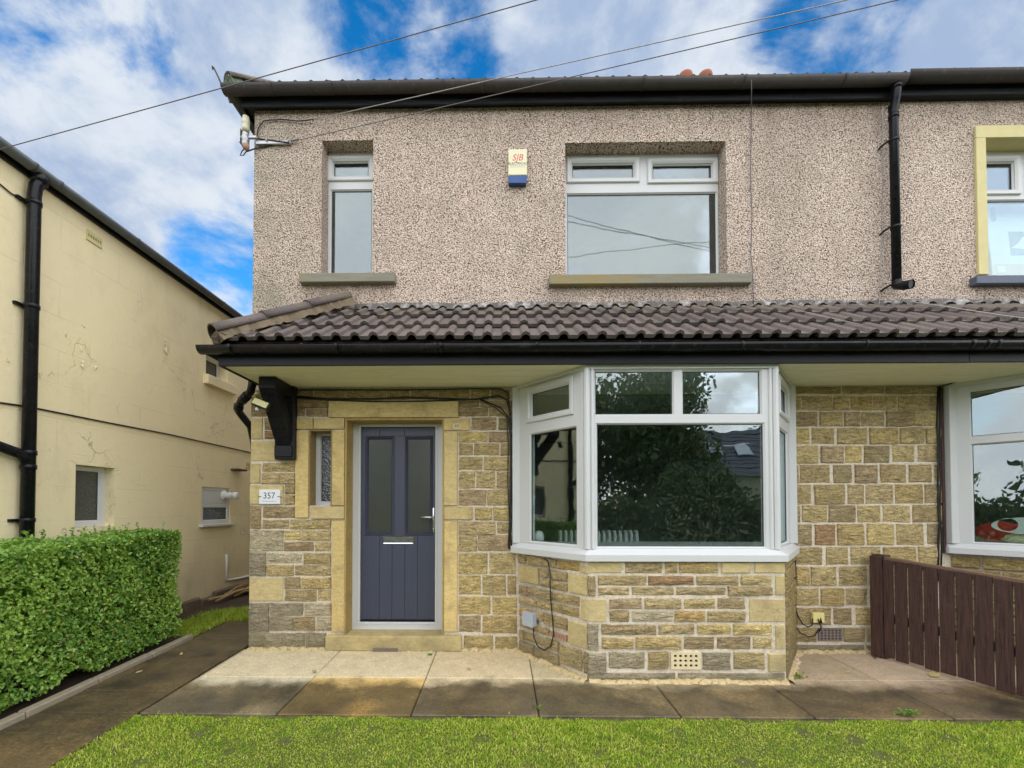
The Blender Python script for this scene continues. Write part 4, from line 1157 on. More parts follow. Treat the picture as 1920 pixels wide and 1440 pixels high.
for u, wide in ((428, 0), (629, 0), (815, 1), (826, 1), (1006, 0), (1200, 0), (1393, 0), (1628, 0), (1828, 1), (1857, 1), (1877, 1)):
    x_ = P(u, 655, YG - GR).x
    if proto_clip is None or True:
        b = MB(); w = .011 if not wide else .014
        half_gutter(b, (x_ - w, YG, ZGU + .003), (x_ + w, YG, ZGU + .003), GR + .005, (0, -1, 0), .004)
        b.build('gutter_bracket', MAT['black'], gut)
# downpipe that swings back round the corner under the porch gutter
b = MB()
b.tube([P(474, 703, -.12), P(473, 722, -.12), P(470, 734, -.11), P(461, 744, -.08), P(452, 753, -.04), P(447, 762, -.01), P(447, 770, .03), P(454, 780, .10), P(470, 800, .22), P(476, 830, .30), (XC - .06, .32, 1.2), (XC - .06, .32, .1)], .036, 12)
b.tube([P(464, 741, -.09), P(454, 751, -.05)], .045, 12); b.tube([P(448, 760, -.018), P(447, 768, .02)], .044, 12)
b.build('downpipe', MAT['black'], HOUSE)
# timber gallows bracket under the porch end
bx0, bx1 = -2.15, -1.995
zc = ZS - .002
b = MB(); b.box(bx0, bx1, -.40, -.09, zc - .11, zc, .006); b.box(bx0 - .01, bx1 + .02, -.088, -.022, P(535, 862, -.06).z, zc - .0005, .006)
br_ = b.build('porch_bracket', MAT['blackwood'], HOUSE)
zb_ = P(535, 832, -.06).z
b = MB(); b.extr([(-.40, zc - .111), (-.25, zc - .111), (-.089, zb_ + .24), (-.089, zb_ - .02)], bx0 + .008, bx1 - .008, 'X'); b.build('brace', MAT['blackwood'], br_)
b = MB(); b.box(bx0 - .004, bx1 + .006, -.105, -.0885, zb_ - .13, zb_ - .022, .004); b.build('bracket_foot', MAT['blackwood'], br_)
b = MB(); b.box(bx0 - .01, bx1 + .02, -.0215, -.0195, P(535, 862, -.06).z, zc - .0005); b.build('packing', MAT['blackwood'], br_)

# ---- upper eaves and main roof ------------------------------------------------------
YFU = -.05
xsplit = P(1692, 160, -.1).x
for (xa_, xb_, dz) in ((XC - .10, xsplit, 0), (xsplit + .002, XR, .022)):
    b = MB(); b.box(xa_, xb_, YFU - .02, YFU, ZU - .02 + dz, ZU + .17 + dz, .004); b.build('fascia_board', MAT['blackwood'], HOUSE)
b = MB(); b.box(XC - .10, XC - .08, YFU + .001, 7, ZU - .02, ZU + .17, .004); b.build('fascia_board', MAT['blackwood'], HOUSE)
b = MB(); b.box(XC - .0795, XC - .001, YFU + .001, 7, ZU + .01, ZU + .03); b.box(XC - .0005, XR, YFU + .001, -.001, ZU + .005, ZU + .025); b.build('eaves_soffit', MAT['blackwood'], HOUSE)
GU = .062; YGU = YFU - .02 - GU - .004; ZGL = P(900, 147, YGU - GU).z
b = MB(); half_gutter(b, (XC - .10 - 2 * GU, YGU, ZGL), (xsplit - .01, YGU, ZGL), GU, (0, -1, 0))
half_gutter(b, (XC - .105 - GU, YGU - .0, ZGL - .001), (XC - .105 - GU, 7, ZGL - .001), GU, (-1, 0, 0))
gu1 = b.build('gutter', MAT['oldgutter'], HOUSE)
b = MB(); half_gutter(b, (xsplit - .012, YGU - .002, ZGL + .026), (XR, YGU - .002, ZGL + .03), GU + .004, (0, -1, 0)); gu2 = b.build('gutter', MAT['oldgutter'], HOUSE)
for u in (505, 618, 830, 905, 1000, 1210, 1400, 1590):
    x_ = P(u, 160, YGU - GU).x
    b = MB(); half_gutter(b, (x_ - .012, YGU, ZGL + .002), (x_ + .012, YGU, ZGL + .002), GU + .004, (0, -1, 0)); b.build('gutter_bracket', MAT['oldgutter'], gu1)
# roof planes
ru = radians(33); YT = YGU + .01; ZT = ZGL - .012; xl = XC - .2
RY = 3.6; rz = ZT + (RY - YT) * math.tan(ru)
b = MB()
b.quad((xl, YT, ZT), (XR + .2, YT, ZT), (XR + .2, RY, rz), (xl + (RY - YT), RY, rz))
b.quad((XR + .2, 2 * RY - YT, ZT), (xl, 2 * RY - YT, ZT), (xl + (RY - YT), RY, rz), (XR + .2, RY, rz))
b.f([b.v((xl, YT, ZT)), b.v((xl + (RY - YT), RY, rz)), b.v((xl, 2 * RY - YT, ZT))])
roof = b.build('main_roof', MAT['tile'], HOUSE)
b = MB(); SRU = Matrix(((1, 0, 0, 0), (0, cos(ru), -sin(ru), 0), (0, sin(ru), cos(ru), 0), (0, 0, 0, 1)))
x_ = xl + .12
xs = tile_mesh()
while x_ < XR:
    for j_ in range(2):
        b.M = Matrix.Translation((x_, YT - .02 + j_ * .29, ZT - .012 + j_ * .19 + (.022 if x_ > xsplit else 0) + rnd.uniform(-.003, .003))) @ SRU
        t0 = [b.v((q, 0, h + .030)) for q, h in xs]; t1 = [b.v((q, .36, h + .012)) for q, h in xs]; b0 = [b.v((q, .003, h + .012)) for q, h in xs]
        for i in range(len(xs) - 1): b.f([t0[i], t0[i + 1], t1[i + 1], t1[i]]); b.f([b0[i], b0[i + 1], t0[i + 1], t0[i]])
    x_ += .30
o = b.build('eave_tiles', MAT['tile'], roof); o['kind'] = 'stuff'
# hip of the main roof
H0 = Vector((xl + .02, YT + .0, ZT + .05)); HD = Vector((1, 1, math.tan(ru))).normalized() * 1.6
hx = HD.normalized(); side = Vector((hx.y, -hx.x, 0)).normalized(); hu = side.cross(hx); hu = hu if hu.z > 0 else -hu
for k in range(3):
    b = MB(); hip_half(b, H0 + HD * (k / 3) + hu * .012, H0 + HD * ((k + 1) / 3 + .01) + hu * .004, .118, .11, .016); b.build('hip_tile', MAT['tile'], roof)
b = MB(); pol = [H0 + side * .10 * cos(a) + hu * .075 * sin(a) for a in [pi * i / 8 for i in range(9)]] + [H0 - side * .12 - hu * .08, H0 + side * .12 - hu * .08]
lo = [b.v(p - hx * .004) for p in pol]; hi = [b.v(p + hx * .1) for p in pol]
b.f(lo); b.f(hi[::-1])
for i in range(len(pol)): b.f([lo[i], lo[(i + 1) % len(pol)], hi[(i + 1) % len(pol)], hi[i]])
b.build('hip_mortar', MAT['mossmortar'], roof)
q = H0 - hx * .02
b = MB(); b.tube([q + Vector((-.02, -.02, -.06)), P(410, 146, q.y - .04), P(401, 127, q.y - .04), P(398, 124, q.y - .05), P(399, 130, q.y - .05)], .007, 6); b.build('hip_iron', MAT['bark'], roof)
# chimney with two pots behind the ridge line
cy = RY - .1
cp = [P(1285, 141, cy), P(1322, 143, cy)]
b = MB(); zt_ = cp[0].z - .62
b.box(cp[0].x - .35, cp[1].x + .35, cy - .3, cy + .3, rz - .6, zt_ - .12, .01); b.box(cp[0].x - .40, cp[1].x + .40, cy - .35, cy + .35, zt_ - .119, zt_, .01)
ch = b.build('chimney', MAT['stone'], HOUSE); ch.color = (*lin((150, 130, 90)), 1)
for p in cp:
    b = MB(); b.lathe([(.13, 0), (.11, .50), (.12, .53), (.125, .58), (.115, .62), (.09, .62), (.08, .50)], (p.x, cy, zt_), 16); b.build('chimney_pot', MAT['terracotta'], ch)

# ---- downpipe at the party line ------------------------------------------------------
xd_ = P(1677, 350, -.08).x; zt_ = ZGL - .03; zb_ = P(1685, 541, -.09).z
b = MB(); b.tube([(xd_ - .012, YGU, zt_ - .02), (xd_ - .012, YGU, zt_ - .09), (xd_ - .006, YGU + .02, zt_ - .15), (xd_, -.085, zt_ - .24), (xd_, -.085, zb_ + .06)], .037, 14)
b.tube([(xd_, -.085, zb_ + .075), (xd_ + .002, -.09, zb_ + .03), (xd_ + .022, -.15, zb_ + .0), (xd_ + .036, -.20, zb_ - .012)], .041, 14, caps=False)
b.tube([(xd_ + .002, -.09, zb_ + .03), (xd_ + .021, -.148, zb_ + .002), (xd_ + .034, -.192, zb_ - .010)], .034, 14)
for z_ in (zt_ - .05, zt_ - .20, zt_ - .29): b.tube([(xd_ - (.012 if z_ > zt_ - .1 else .0), YGU if z_ > zt_ - .1 else -.085, z_ + .02), (xd_ - (.012 if z_ > zt_ - .1 else 0), YGU if z_ > zt_ - .1 else -.085, z_ - .02)], .042, 14)
dp = b.build('downpipe', MAT['black'], HOUSE)
for v_ in (265, 427, 535):
    z_ = P(1675, v_, -.08).z
    b = MB(); b.tube([(xd_, -.085, z_ - .012), (xd_, -.085, z_ + .012)], .042, 14); b.tube([(xd_ - .04, -.085, z_ + .01), (xd_ - .075, -.03, z_ - .01), (xd_ - .08, -.004, z_ - .02)], .009, 6); b.build('pipe_clip', MAT['black'], dp)

# ================================================================== NEIGHBOUR HOUSE
NM = Matrix(((0, -1, 0, XN), (1, 0, 0, 0), (0, 0, 1, 0), (0, 0, 0, 1)))      # local x = world y, local y = world -x
NB = thing('neighbour_house', 'cream rendered house with cracked side wall and black downpipe', 'house', (XN, 0, 0))
def nrect(u0, v0, u1, v1, y=0.0):
    a, c = PM(u0, (v0 + v1) / 2, NM, y), PM(u1, (v0 + v1) / 2, NM, y)
    um = (u0 + u1) / 2
    return a.x, c.x, PM(um, v1, NM, y).z, PM(um, v0, NM, y).z
NZ = 1.37 + .703 * -XN
nA = nrect(141, 874, 215, 988); nB = nrect(378, 914, 431, 982); nC = nrect(386, 668, 428, 712)
b = MB(NM); b.plate(-2.6, 8, -.4, NZ, [nA, nB, nC], 0, .25); b.box(-2.6, 8, .2501, 6, -.4, NZ)
b.build('rendered_wall', MAT['render'], NB)
def nwin(r, y, lights, mat, nm='window'):
    return make_window(NM, (r[0] + .002, r[1] - .002, r[2] + .002, r[3] - .002), lights, y, .05, nm, NB, mat)
w_ = nwin(nA, .10, [(nA[0] + .03, nA[1] - .06, nA[2] + .055, nA[3] - .04, False)], 'obscure')
zm = nB[2] + (nB[3] - nB[2]) * .46
w_ = nwin(nB, .01, [(nB[0] + .045, nB[1] - .045, nB[2] + .05, zm, False), (nB[0] + .045, nB[1] - .045, zm + .05, nB[3] - .045, False)], 'obscure')
b = MB(NM); b.box(nB[0] + .05, nB[1] - .05, .012, .022, zm + .055, nB[3] - .05); b.build('infill_panel', MAT['upvc'], w_)
p = PM(415, 929, NM, -.02)
b = MB(NM); b.lathe([(.075, .01), (.07, -.012), (.045, -.014), (.045, -.13), (.04, -.13)], (p.x + .1, 0, p.z), 14, 'Y'); b.lathe([(.05, -.14), (.052, -.19), (.03, -.2)], (p.x + .1, 0, p.z), 14, 'Y'); b.build('vent_flue', MAT['plastic'], w_)
b = MB(NM); b.box(nB[0] - .05, nB[1] + .06, -.06, .02, nB[2] - .035, nB[2] - .001, .004); b.build('window_sill', MAT['upvc'], w_)
w_ = nwin(nC, .12, [(nC[0] + .05, nC[1] - .05, nC[2] + .06, nC[3] - .05, False)], 'obscure')
b = MB(NM); r_ = nrect(381, 709, 437, 735); b.box(r_[0], r_[1], -.07, .1, nC[2] - .13, nC[2] - .001, .006); b.build('window_sill', MAT['render'], NB)
# eaves
b = MB(NM); half_gutter(b, (-2.8, -.085, NZ + .045), (8, -.085, NZ + .045), .055, (0, -1, 0)); ng = b.build('gutter', MAT['sheengutter'], NB)
b = MB(NM); b.box(-2.7, 8, -.028, -.0005, NZ - .03, NZ + .12, .003); b.build('fascia_board', MAT['blackwood'], NB)
for u in (58, 105, 252, 352, 415):
    a_ = PM(u, 254 + .7335 * u, NM, -.085).x
    b = MB(NM); half_gutter(b, (a_ - .015, -.085, NZ + .047), (a_ + .015, -.085, NZ + .047), .059, (0, -1, 0)); b.build('gutter_bracket', MAT['sheengutter'], ng)
b = MB(NM); rzn = NZ + .1
b.quad((-2.8, -.06, rzn), (8.2, -.06, rzn), (8.2, 3, rzn + 1.9), (-2.8, 3, rzn + 1.9)); b.quad((-2.8, 3, rzn + 1.9), (8.2, 3, rzn + 1.9), (8.2, 6.1, rzn), (-2.8, 6.1, rzn)); b.build('roof', MAT['tile'], NB)
# downpipe with branch
ap = PM(57, 700, NM, -.07).x; zt_ = NZ
b = MB(NM)
b.tube([(ap + .03, -.085, zt_), (ap + .03, -.085, zt_ - .06), (ap + .0, -.08, zt_ - .12), (ap, -.07, zt_ - .2), (ap, -.07, -.1)], .047, 14)
b.tube([(ap + .03, -.085, zt_ + .0), (ap + .03, -.085, zt_ - .07)], .055, 14)
za = PM(50, 862, NM, -.07).z
b.tube([(ap, -.07, za - .02), (ap - .06, -.07, za + .04), (ap - .28, -.07, za + .10), (ap - .9, -.07, za + .16)], .042, 12)
for dz in (.06, -.06): b.tube([(ap, -.07, za + dz - .02), (ap, -.07, za + dz + .02)], .054, 14)
ndp = b.build('downpipe', MAT['black'], NB)
for v_ in (378, 575, 975):
    z_ = PM(60, v_, NM, -.07).z
    b = MB(NM); b.tube([(ap, -.07, z_ - .018), (ap, -.07, z_ + .018)], .053, 14); b.box(ap - .09, ap + .02, -.03, -.001, z_ - .012, z_ + .012); b.build('pipe_clip', MAT['black'], ndp)
# air brick, wires and small fittings on the wall
r_ = nrect(161, 434, 190, 462)
air_brick(r_[0], r_[1], (r_[2] + r_[3]) / 2 - .05, (r_[2] + r_[3]) / 2 + .05, 6, 1, NM, MAT['surround'], NB, .012)
b = MB(NM); b.tube([PM(u, v, NM, -.01) for u, v in ((-60, 747), (0, 755), (50, 762), (110, 774), (200, 792), (320, 815), (400, 833), (468, 848), (500, 855))], .008, 6); b.build('wall_cable', MAT['cable'], NB)
b = MB(NM); b.tube([PM(u, v, NM, -.01) for u, v in ((0, 345), (20, 362), (52, 380))], .006, 6); b.build('wall_cable', MAT['cable'], NB)
b = MB(NM); b.tube([PM(u, v, NM, -.015) for u, v in ((425, 1040), (425, 1060), (424, 1088), (440, 1086), (468, 1080), (500, 1072))], .016, 8); b.build('waste_pipe', MAT['plastic'], NB)
p = PM(447, 881, NM, -.05); b = MB(NM); b.box(p.x - .12, p.x + .12, -.12, -.001, p.z - .015, p.z + .012, .006); b.build('vent_hood', MAT['bark'], NB)
r_ = nrect(459, 869, 470, 876); air_brick(r_[0], r_[1] + .1, r_[2] - .02, r_[3] + .02, 5, 1, NM, MAT['surround'], NB, .012)
b = MB(NM)
for i in range(26):
    a0 = -.2 + i * .3; h = zg(a0) + .10 + rnd.uniform(-.03, .04)
    b.box(a0, a0 + .297, -.05 - rnd.uniform(0, .03), -.001, -.3, h, .02)
b.build('rubble_plinth', MAT['bedding'], NB)
# peeled paint flakes standing off the wall
for u, v, s in ((312, 650, .16), (155, 682, .08), (178, 690, .07), (75, 702, .06), (152, 655, .05), (310, 640, .08), (15, 675, .05), (345, 730, .07), (440, 785, .05), (60, 640, .06)):
    b = MB(NM); c = PM(u, v, NM, -.004); k = 7
    ring_ = [b.v((c.x + s * .35 * cos(2 * pi * i / k) * rnd.uniform(.5, 1.1), -.003 - .02 * (i % 2) * rnd.random(), c.z + s * .55 * sin(2 * pi * i / k) * rnd.uniform(.5, 1.1))) for i in range(k)]
    cc = b.v((c.x, -.012, c.z))
    for i in range(k): b.f([ring_[i], ring_[(i + 1) % k], cc])
    b.build('paint_flake', MAT['render'], NB)

# ================================================================== FENCE
FA = Vector((*G(1637, 1231).xy, 0)); FB = Vector((*G(1905, 1311).xy, 0))
fd_ = (FB - FA).normalized(); FM_ = Matrix((fd_, Vector((-fd_.y, fd_.x, 0)), Vector((0, 0, 1)))).transposed().to_4x4(); FM_.translation = FA
# local y of this frame must point away from the viewer side (to the right)
FENCE = thing('wooden_fence', 'low dark brown board fence beside the right-hand path', 'fence', (FA.x, FA.y, zg(FA.y)))
zt0 = PM(1640, 1043, FM_).z; q = PM(1915, 1089, FM_); fsl = (q.z - zt0) / (q.x - PM(1640, 1043, FM_).x); xt0 = PM(1640, 1043, FM_).x
def ftop(x): return zt0 + fsl * (x - xt0)
def fbase(x): return zg((FM_ @ Vector((x, 0, 0))).y)
b = MB(FM_); b.box(-.02, .085, .03, .13, fbase(0) - .05, ftop(0) + .012, .006); b.build('post', MAT['fence'], FENCE)
edges = [PM(u, 1150, FM_).x for u in (1656, 1676.5, 1702, 1730.5, 1759.5, 1791, 1824.5, 1862.5, 1900.5)]
dw_ = edges[-1] - edges[-2]
while edges[-1] < 2.2: edges.append(edges[-1] + dw_ * rnd.uniform(.97, 1.03))
b = MB(FM_); b.box(-.015, edges[0] - .006, -.004, .018, fbase(0) + .01, ftop(0), .003); b.build('board', MAT['fence'], FENCE)
for a_, c_ in zip(edges, edges[1:]):
    b = MB(FM_); g_ = .0055
    t = rnd.uniform(-.004, .004); zb0 = fbase(a_) + .035 + rnd.uniform(-.012, .012)
    x0_, x1_ = a_ + g_, c_ - g_
    vs = []
    for y_ in (-.002 + t * .3, .018 + t * .3):
        for (x_, z_) in ((x0_, zb0), (x1_, zb0 - .003), (x1_, ftop(x1_) - .012 + t), (x0_, ftop(x0_) - .012 + t)): vs.append(b.v((x_, y_, z_)))
    for f in ((0, 1, 2, 3), (7, 6, 5, 4), (0, 4, 5, 1), (1, 5, 6, 2), (2, 6, 7, 3), (3, 7, 4, 0)): b.f([vs[i] for i in f])
    bmesh.ops.bevel(b.bm, geom=b.bm.edges[:], offset=.003, segments=1, affect='EDGES')
    b.build('board', MAT['fence'], FENCE)
for zt_, zb_, nm in ((-.004, .058, 'top'), (.50, .57, 'low')):
    b = MB(FM_); e = edges[-1]
    vs = []
    for y_ in (.0215, .07):
        for (x_, z_) in ((.09, ftop(.09) - zb_), (e, ftop(e) - zb_), (e, ftop(e) - zt_), (.09, ftop(.09) - zt_)): vs.append(b.v((x_, y_, z_)))
    for f in ((0, 1, 2, 3), (7, 6, 5, 4), (0, 4, 5, 1), (1, 5, 6, 2), (2, 6, 7, 3), (3, 7, 4, 0)): b.f([vs[i] for i in f])
    b.build('rail', MAT['rail'] if nm == 'top' else MAT['fence'], FENCE)
b = MB(FM_); b.box(1.0, 1.1, .075, .17, fbase(1) - .05, ftop(1) - .02, .006); b.build('post', MAT['fence'], FENCE)

# ================================================================== HEDGE
HX0, HX1, HY0, HY1 = XN + .10, XP0 - .10, -3.2, G(318, 1200).y + .01
HEDGE = thing('privet_hedge', 'square clipped green privet hedge beside the wet path', 'hedge', ((HX0 + HX1) / 2, (HY0 + HY1) / 2, zg(-1)))
HT = 1.12
b = MB()
for yy in np.arange(HY0 + .2, HY1 - .05, .28):
    xx = (HX0 + HX1) / 2 + rnd.uniform(-.1, .1); z0_ = zg(yy) - .02
    b.tube([(xx, yy, z0_), (xx + rnd.uniform(-.05, .05), yy + .03, z0_ + .3), (xx + rnd.uniform(-.2, .2), yy + rnd.uniform(-.1, .1), z0_ + .85)], [.02, .016, .006], 6)
    for s_ in range(3): b.tube([(xx, yy, z0_ + .15), (xx + rnd.uniform(.1, .3), yy + rnd.uniform(-.15, .15), z0_ + .45)], [.01, .004], 5)
b.build('stems', MAT['bark'], HEDGE)
# dark twiggy core: many small inner leaves keep the light out
def leaf_cloud(pos, nrm, size, name):
    n = len(pos)
    r1 = np.random.normal(size=(n, 3)); nn = nrm * .75 + r1 * .62; nn /= np.linalg.norm(nn, axis=1)[:, None]
    t = np.cross(nn, np.random.normal(size=(n, 3))); t /= np.linalg.norm(t, axis=1)[:, None]
    s = np.cross(nn, t)
    L = size[:, None]; Wd = L * .30
    V = np.zeros((n, 6, 3), np.float32)
    fold = nn * (L * .12)
    V[:, 0] = pos - t * L * .5; V[:, 1] = pos - t * L * .08 + s * Wd + fold; V[:, 2] = pos + t * L * .28 + s * Wd * .75 + fold
    V[:, 3] = pos + t * L * .55; V[:, 4] = pos + t * L * .28 - s * Wd * .75 + fold; V[:, 5] = pos - t * L * .08 - s * Wd + fold
    me = bpy.data.meshes.new(name); me.vertices.add(n * 6); me.vertices.foreach_set('co', V.ravel())
    i0 = np.arange(n)[:, None] * 6
    loops = np.concatenate([i0 + np.array([[0, 1, 2, 3]]), i0 + np.array([[0, 3, 4, 5]])], 1).ravel().astype(np.int32)
    me.loops.add(len(loops)); me.loops.foreach_set('vertex_index', loops)
    me.polygons.add(n * 2); me.polygons.foreach_set('loop_start', (np.arange(n * 2) * 4).astype(np.int32)); me.polygons.foreach_set('loop_total', np.full(n * 2, 4, np.int32))
    me.update(); me.validate()
    return me
def hedge_pts(n, face):
    a, c = np.random.rand(n), np.random.rand(n)
    dp = np.abs(np.random.normal(size=n)) * .045 + np.random.rand(n) ** 3 * .10
    zlow = .05
    if face == 'side':
        y = HY0 + a * (HY1 - HY0); z = zlow + c * (HT - zlow); x = np.full(n, HX1) - dp + .018 * np.sin(y * 6.1) * np.sin(z * 7) + .012 * np.sin(y * 17 + z * 11)
        # ragged lower hem
        z = np.maximum(z, zlow + .07 * np.sin(y * 5.0) + .04 * np.sin(y * 13))
        nr = np.tile([1.0, 0, .35], (n, 1))
    elif face == 'end':
        x = HX0 + a * (HX1 - HX0); z = zlow + c * (HT - zlow); y = np.full(n, HY1) - dp + .016 * np.sin(x * 9) * np.sin(z * 8)
        nr = np.tile([0, 1.0, .35], (n, 1))
    elif face == 'back':
        y = HY0 + a * (HY1 - HY0); z = zlow + c * (HT - zlow); x = np.full(n, HX0) + dp; nr = np.tile([-1.0, 0, .35], (n, 1))
    else:
        x = HX0 + a * (HX1 - HX0); y = HY0 + c * (HY1 - HY0); z = np.full(n, HT) - dp + .015 * np.sin(y * 6) + .012 * np.sin(x * 14 + y * 9)
        nr = np.tile([0, 0, 1.0], (n, 1))
    # round the arrises a little
    return np.stack([x, y, z + zg(-1) + SLOPE * (y + 1)], 1), nr
parts_ = [hedge_pts(50000, 'side'), hedge_pts(11000, 'end'), hedge_pts(6000, 'back'), hedge_pts(27000, 'top')]
pos = np.concatenate([p for p, _ in parts_]); nr = np.concatenate([q for _, q in parts_])
hole = np.sin(pos[:, 1] * 21.0 + 2.1 * np.sin(pos[:, 2] * 13)) * np.sin(pos[:, 2] * 24.0 + 1.7 * np.sin(pos[:, 1] * 17)) + .5 * np.sin(pos[:, 1] * 47 + pos[:, 2] * 39 + pos[:, 0] * 31)
kp = (hole < .55) | (np.random.rand(len(pos)) < .16); pos, nr = pos[kp], nr[kp]
# stray shoots standing out of the clipped faces
ns = 110; sx = np.random.rand(ns)
sp = np.where((np.random.rand(ns) < .6)[:, None], np.stack([HX0 + sx * (HX1 - HX0), np.random.uniform(HY0, HY1, ns), np.full(ns, HT)], 1), np.stack([np.full(ns, HX1), np.random.uniform(HY0, HY1, ns), np.random.uniform(.2, HT, ns)], 1))
for q in range(5):
    o3 = sp + np.stack([(sp[:, 0] > HX1 - .01) * .012 * q, .004 * q * np.random.normal(size=ns), (sp[:, 2] > HT - .01) * .014 * q + .004 * q], 1)
    o3[:, 2] += zg(-1) + SLOPE * (o3[:, 1] + 1)
    pos = np.concatenate([pos, o3]); nr = np.concatenate([nr, np.random.normal(size=(ns, 3))])
me = leaf_cloud(pos, nr, .021 + .017 * np.random.rand(len(pos)), 'foliage')
o = obj('foliage', me, MAT['privet'], HEDGE); o['kind'] = 'stuff'
n = 5000
pos = np.stack([np.random.uniform(HX0 + .12, HX1 - .13, n), np.random.uniform(HY0 + .05, HY1 - .13, n), np.random.uniform(.16, HT - .12, n)], 1); pos[:, 2] += zg(-1) + SLOPE * (pos[:, 1] + 1)
me = leaf_cloud(pos, np.random.normal(size=(n, 3)), .06 + .03 * np.random.rand(n), 'inner_foliage')
o = obj('inner_foliage', me, MAT['privet'], HEDGE); o['kind'] = 'stuff'

# ================================================================== SMALL THINGS ON THE HOUSE
def text(name, s, size, M, mat, parent, ext=.0006, shear=0.0, sx=1.0):
    c = bpy.data.curves.new(name, 'FONT'); c.body = s; c.size = size; c.extrude = ext; c.align_x = 'CENTER'; c.align_y = 'CENTER'; c.shear = shear; c.resolution_u = 3
    t = bpy.data.objects.new('tmp', c); COL.objects.link(t)
    dg = bpy.context.evaluated_depsgraph_get()
    me = bpy.data.meshes.new_from_object(t.evaluated_get(dg)); me.name = name
    bpy.data.objects.remove(t); bpy.data.curves.remove(c)
    me.transform(M @ Matrix.Rotation(pi / 2, 4, 'X') @ Matrix.Diagonal((sx, 1, 1, 1)))
    me.materials.clear()
    return obj(name, me, mat, parent)
# alarm box
r_ = rect(953, 281, 988, 343, -.05); p = ((r_[0] + r_[1]) / 2, 0, r_[2])
AL = thing('alarm_box', 'cream burglar alarm box with blue lens high on the pebbledash', 'alarm', p)
zl = r_[2] + (r_[3] - r_[2]) * .21
b = MB(); b.box(r_[0], r_[1], -.062, -.004, zl, r_[3], .008, seg=2); b.build('cover', MAT['alarm'], AL)
b = MB(); b.extr([(r_[0] + .004, zl - .001), (r_[1] - .004, zl - .001), (r_[1] + .002, zl - .022), (r_[1] - .006, r_[2] - .004), (r_[0] + .006, r_[2] - .004), (r_[0] - .002, zl - .022)], -.058, -.006, 'Y'); b.build('blue_lens', MAT['bluelens'], AL)
zc_ = lambda f: zl + (r_[3] - zl) * f
text('red_initials', 'SJB', .088, Matrix.Translation(((r_[0] + r_[1]) / 2 - .002, -.0626, zc_(.66))), MAT['redink'], AL, shear=.25, sx=.95)
text('black_lettering', 'ELECTRICAL', .031, Matrix.Translation(((r_[0] + r_[1]) / 2, -.0626, zc_(.44))), MAT['ink'], AL, sx=1.05)
b = MB()
for k, f in enumerate((.36, .30)):
    for i in range(7): b.box(r_[0] + .02 + i * .021, r_[0] + .02 + i * .021 + .015, -.0630, -.0621, zc_(f), zc_(f) + .005)
b.build('small_print', MAT['paleink'], AL)
# house number plaque
r_ = rect(486.5, 918, 526, 945, -.025); cx_ = (r_[0] + r_[1]) / 2
NP = thing('house_number_sign', 'white rectangular house number plaque reading 357 on the corner stone', 'sign', (cx_, -.02, r_[2]))
b = MB(); b.box(r_[0], r_[1], -.034, -.024, r_[2], r_[3], .002); b.build('plate', MAT['plaque'], NP)
text('number', '357', .085, Matrix.Translation((cx_ - .004, -.0345, r_[2] + (r_[3] - r_[2]) * .56)), MAT['ink'], NP, sx=.92)
b = MB()
for i in range(9): b.box(r_[0] + .035 + i * .0155, r_[0] + .035 + i * .0155 + .011, -.0349, -.0341, r_[2] + .022, r_[2] + .029 + .002 * (i % 3 == 0))
b.build('small_print', MAT['paleink'], NP)
b = MB()
for s_ in (-1, 1):
    e = r_[0] if s_ < 0 else r_[1]; z_ = r_[2] + (r_[3] - r_[2]) * .47
    b.tube([(e - s_ * .024, -.037, z_ + .004), (e - s_ * .010, -.038, z_ + .008), (e + s_ * .004, -.034, z_ + .002), (e + s_ * .010, -.022, z_)], .0035, 6)
b.build('fixing_hook', MAT['ink'], NP)
p = P(857, 799, -.03)
OV = thing('oval_number_sign', 'small cream oval number plate on the stone block right of the door head', 'sign', (p.x, -.026, p.z))
b = MB(); pol = [(p.x + .044 * cos(a), p.z + .030 * sin(a)) for a in [2 * pi * i / 20 for i in range(20)]]; b.extr(pol, -.032, -.0245, 'Y'); b.build('plate', MAT['creambrick'], OV)
text('number', '357', .034, Matrix.Translation((p.x, -.0325, p.z)), MAT['ink'], OV)
# floodlight by the bracket
p = P(489, 757, -.43)
FL = thing('floodlight', 'small tilted floodlight with sensor beside the black porch bracket', 'lamp', (p.x, p.y, p.z))
Rm = Matrix.Translation(p) @ Matrix.Rotation(radians(22), 4, 'Y') @ Matrix.Rotation(radians(-18), 4, 'X')
b = MB(Rm); b.box(-.075, .075, -.012, .03, -.034, .034, .004); b.build('housing', MAT['black'], FL)
b = MB(Rm); b.box(-.067, .067, -.016, -.0125, -.027, .027, .001); b.build('lens', MAT['lamp'], FL)
b = MB(Rm); b.ring(-.04, .04, -.008, .010, [(0, -.0163), (.003, -.0185), (.006, -.0163)]); b.build('led_strip', MAT['creambrick'], FL)
q = P(482, 767, -.41)
b = MB(); b.lathe([(.004, .0), (.016, .003), (.018, .016), (.010, .028)], (q.x, q.y, q.z - .014), 10); b.build('sensor', MAT['plastic'], FL)
b = MB(); b.tube([q + Vector((0, 0, .016)), p + Vector((0, .04, 0)), (p.x + .05, -.38, p.z + .03)], .008, 6); b.tube([p + Vector((.02, .03, .02)), p + Vector((.035, .04, .12))], .004, 6); b.build('mounting_arm', MAT['black'], FL)
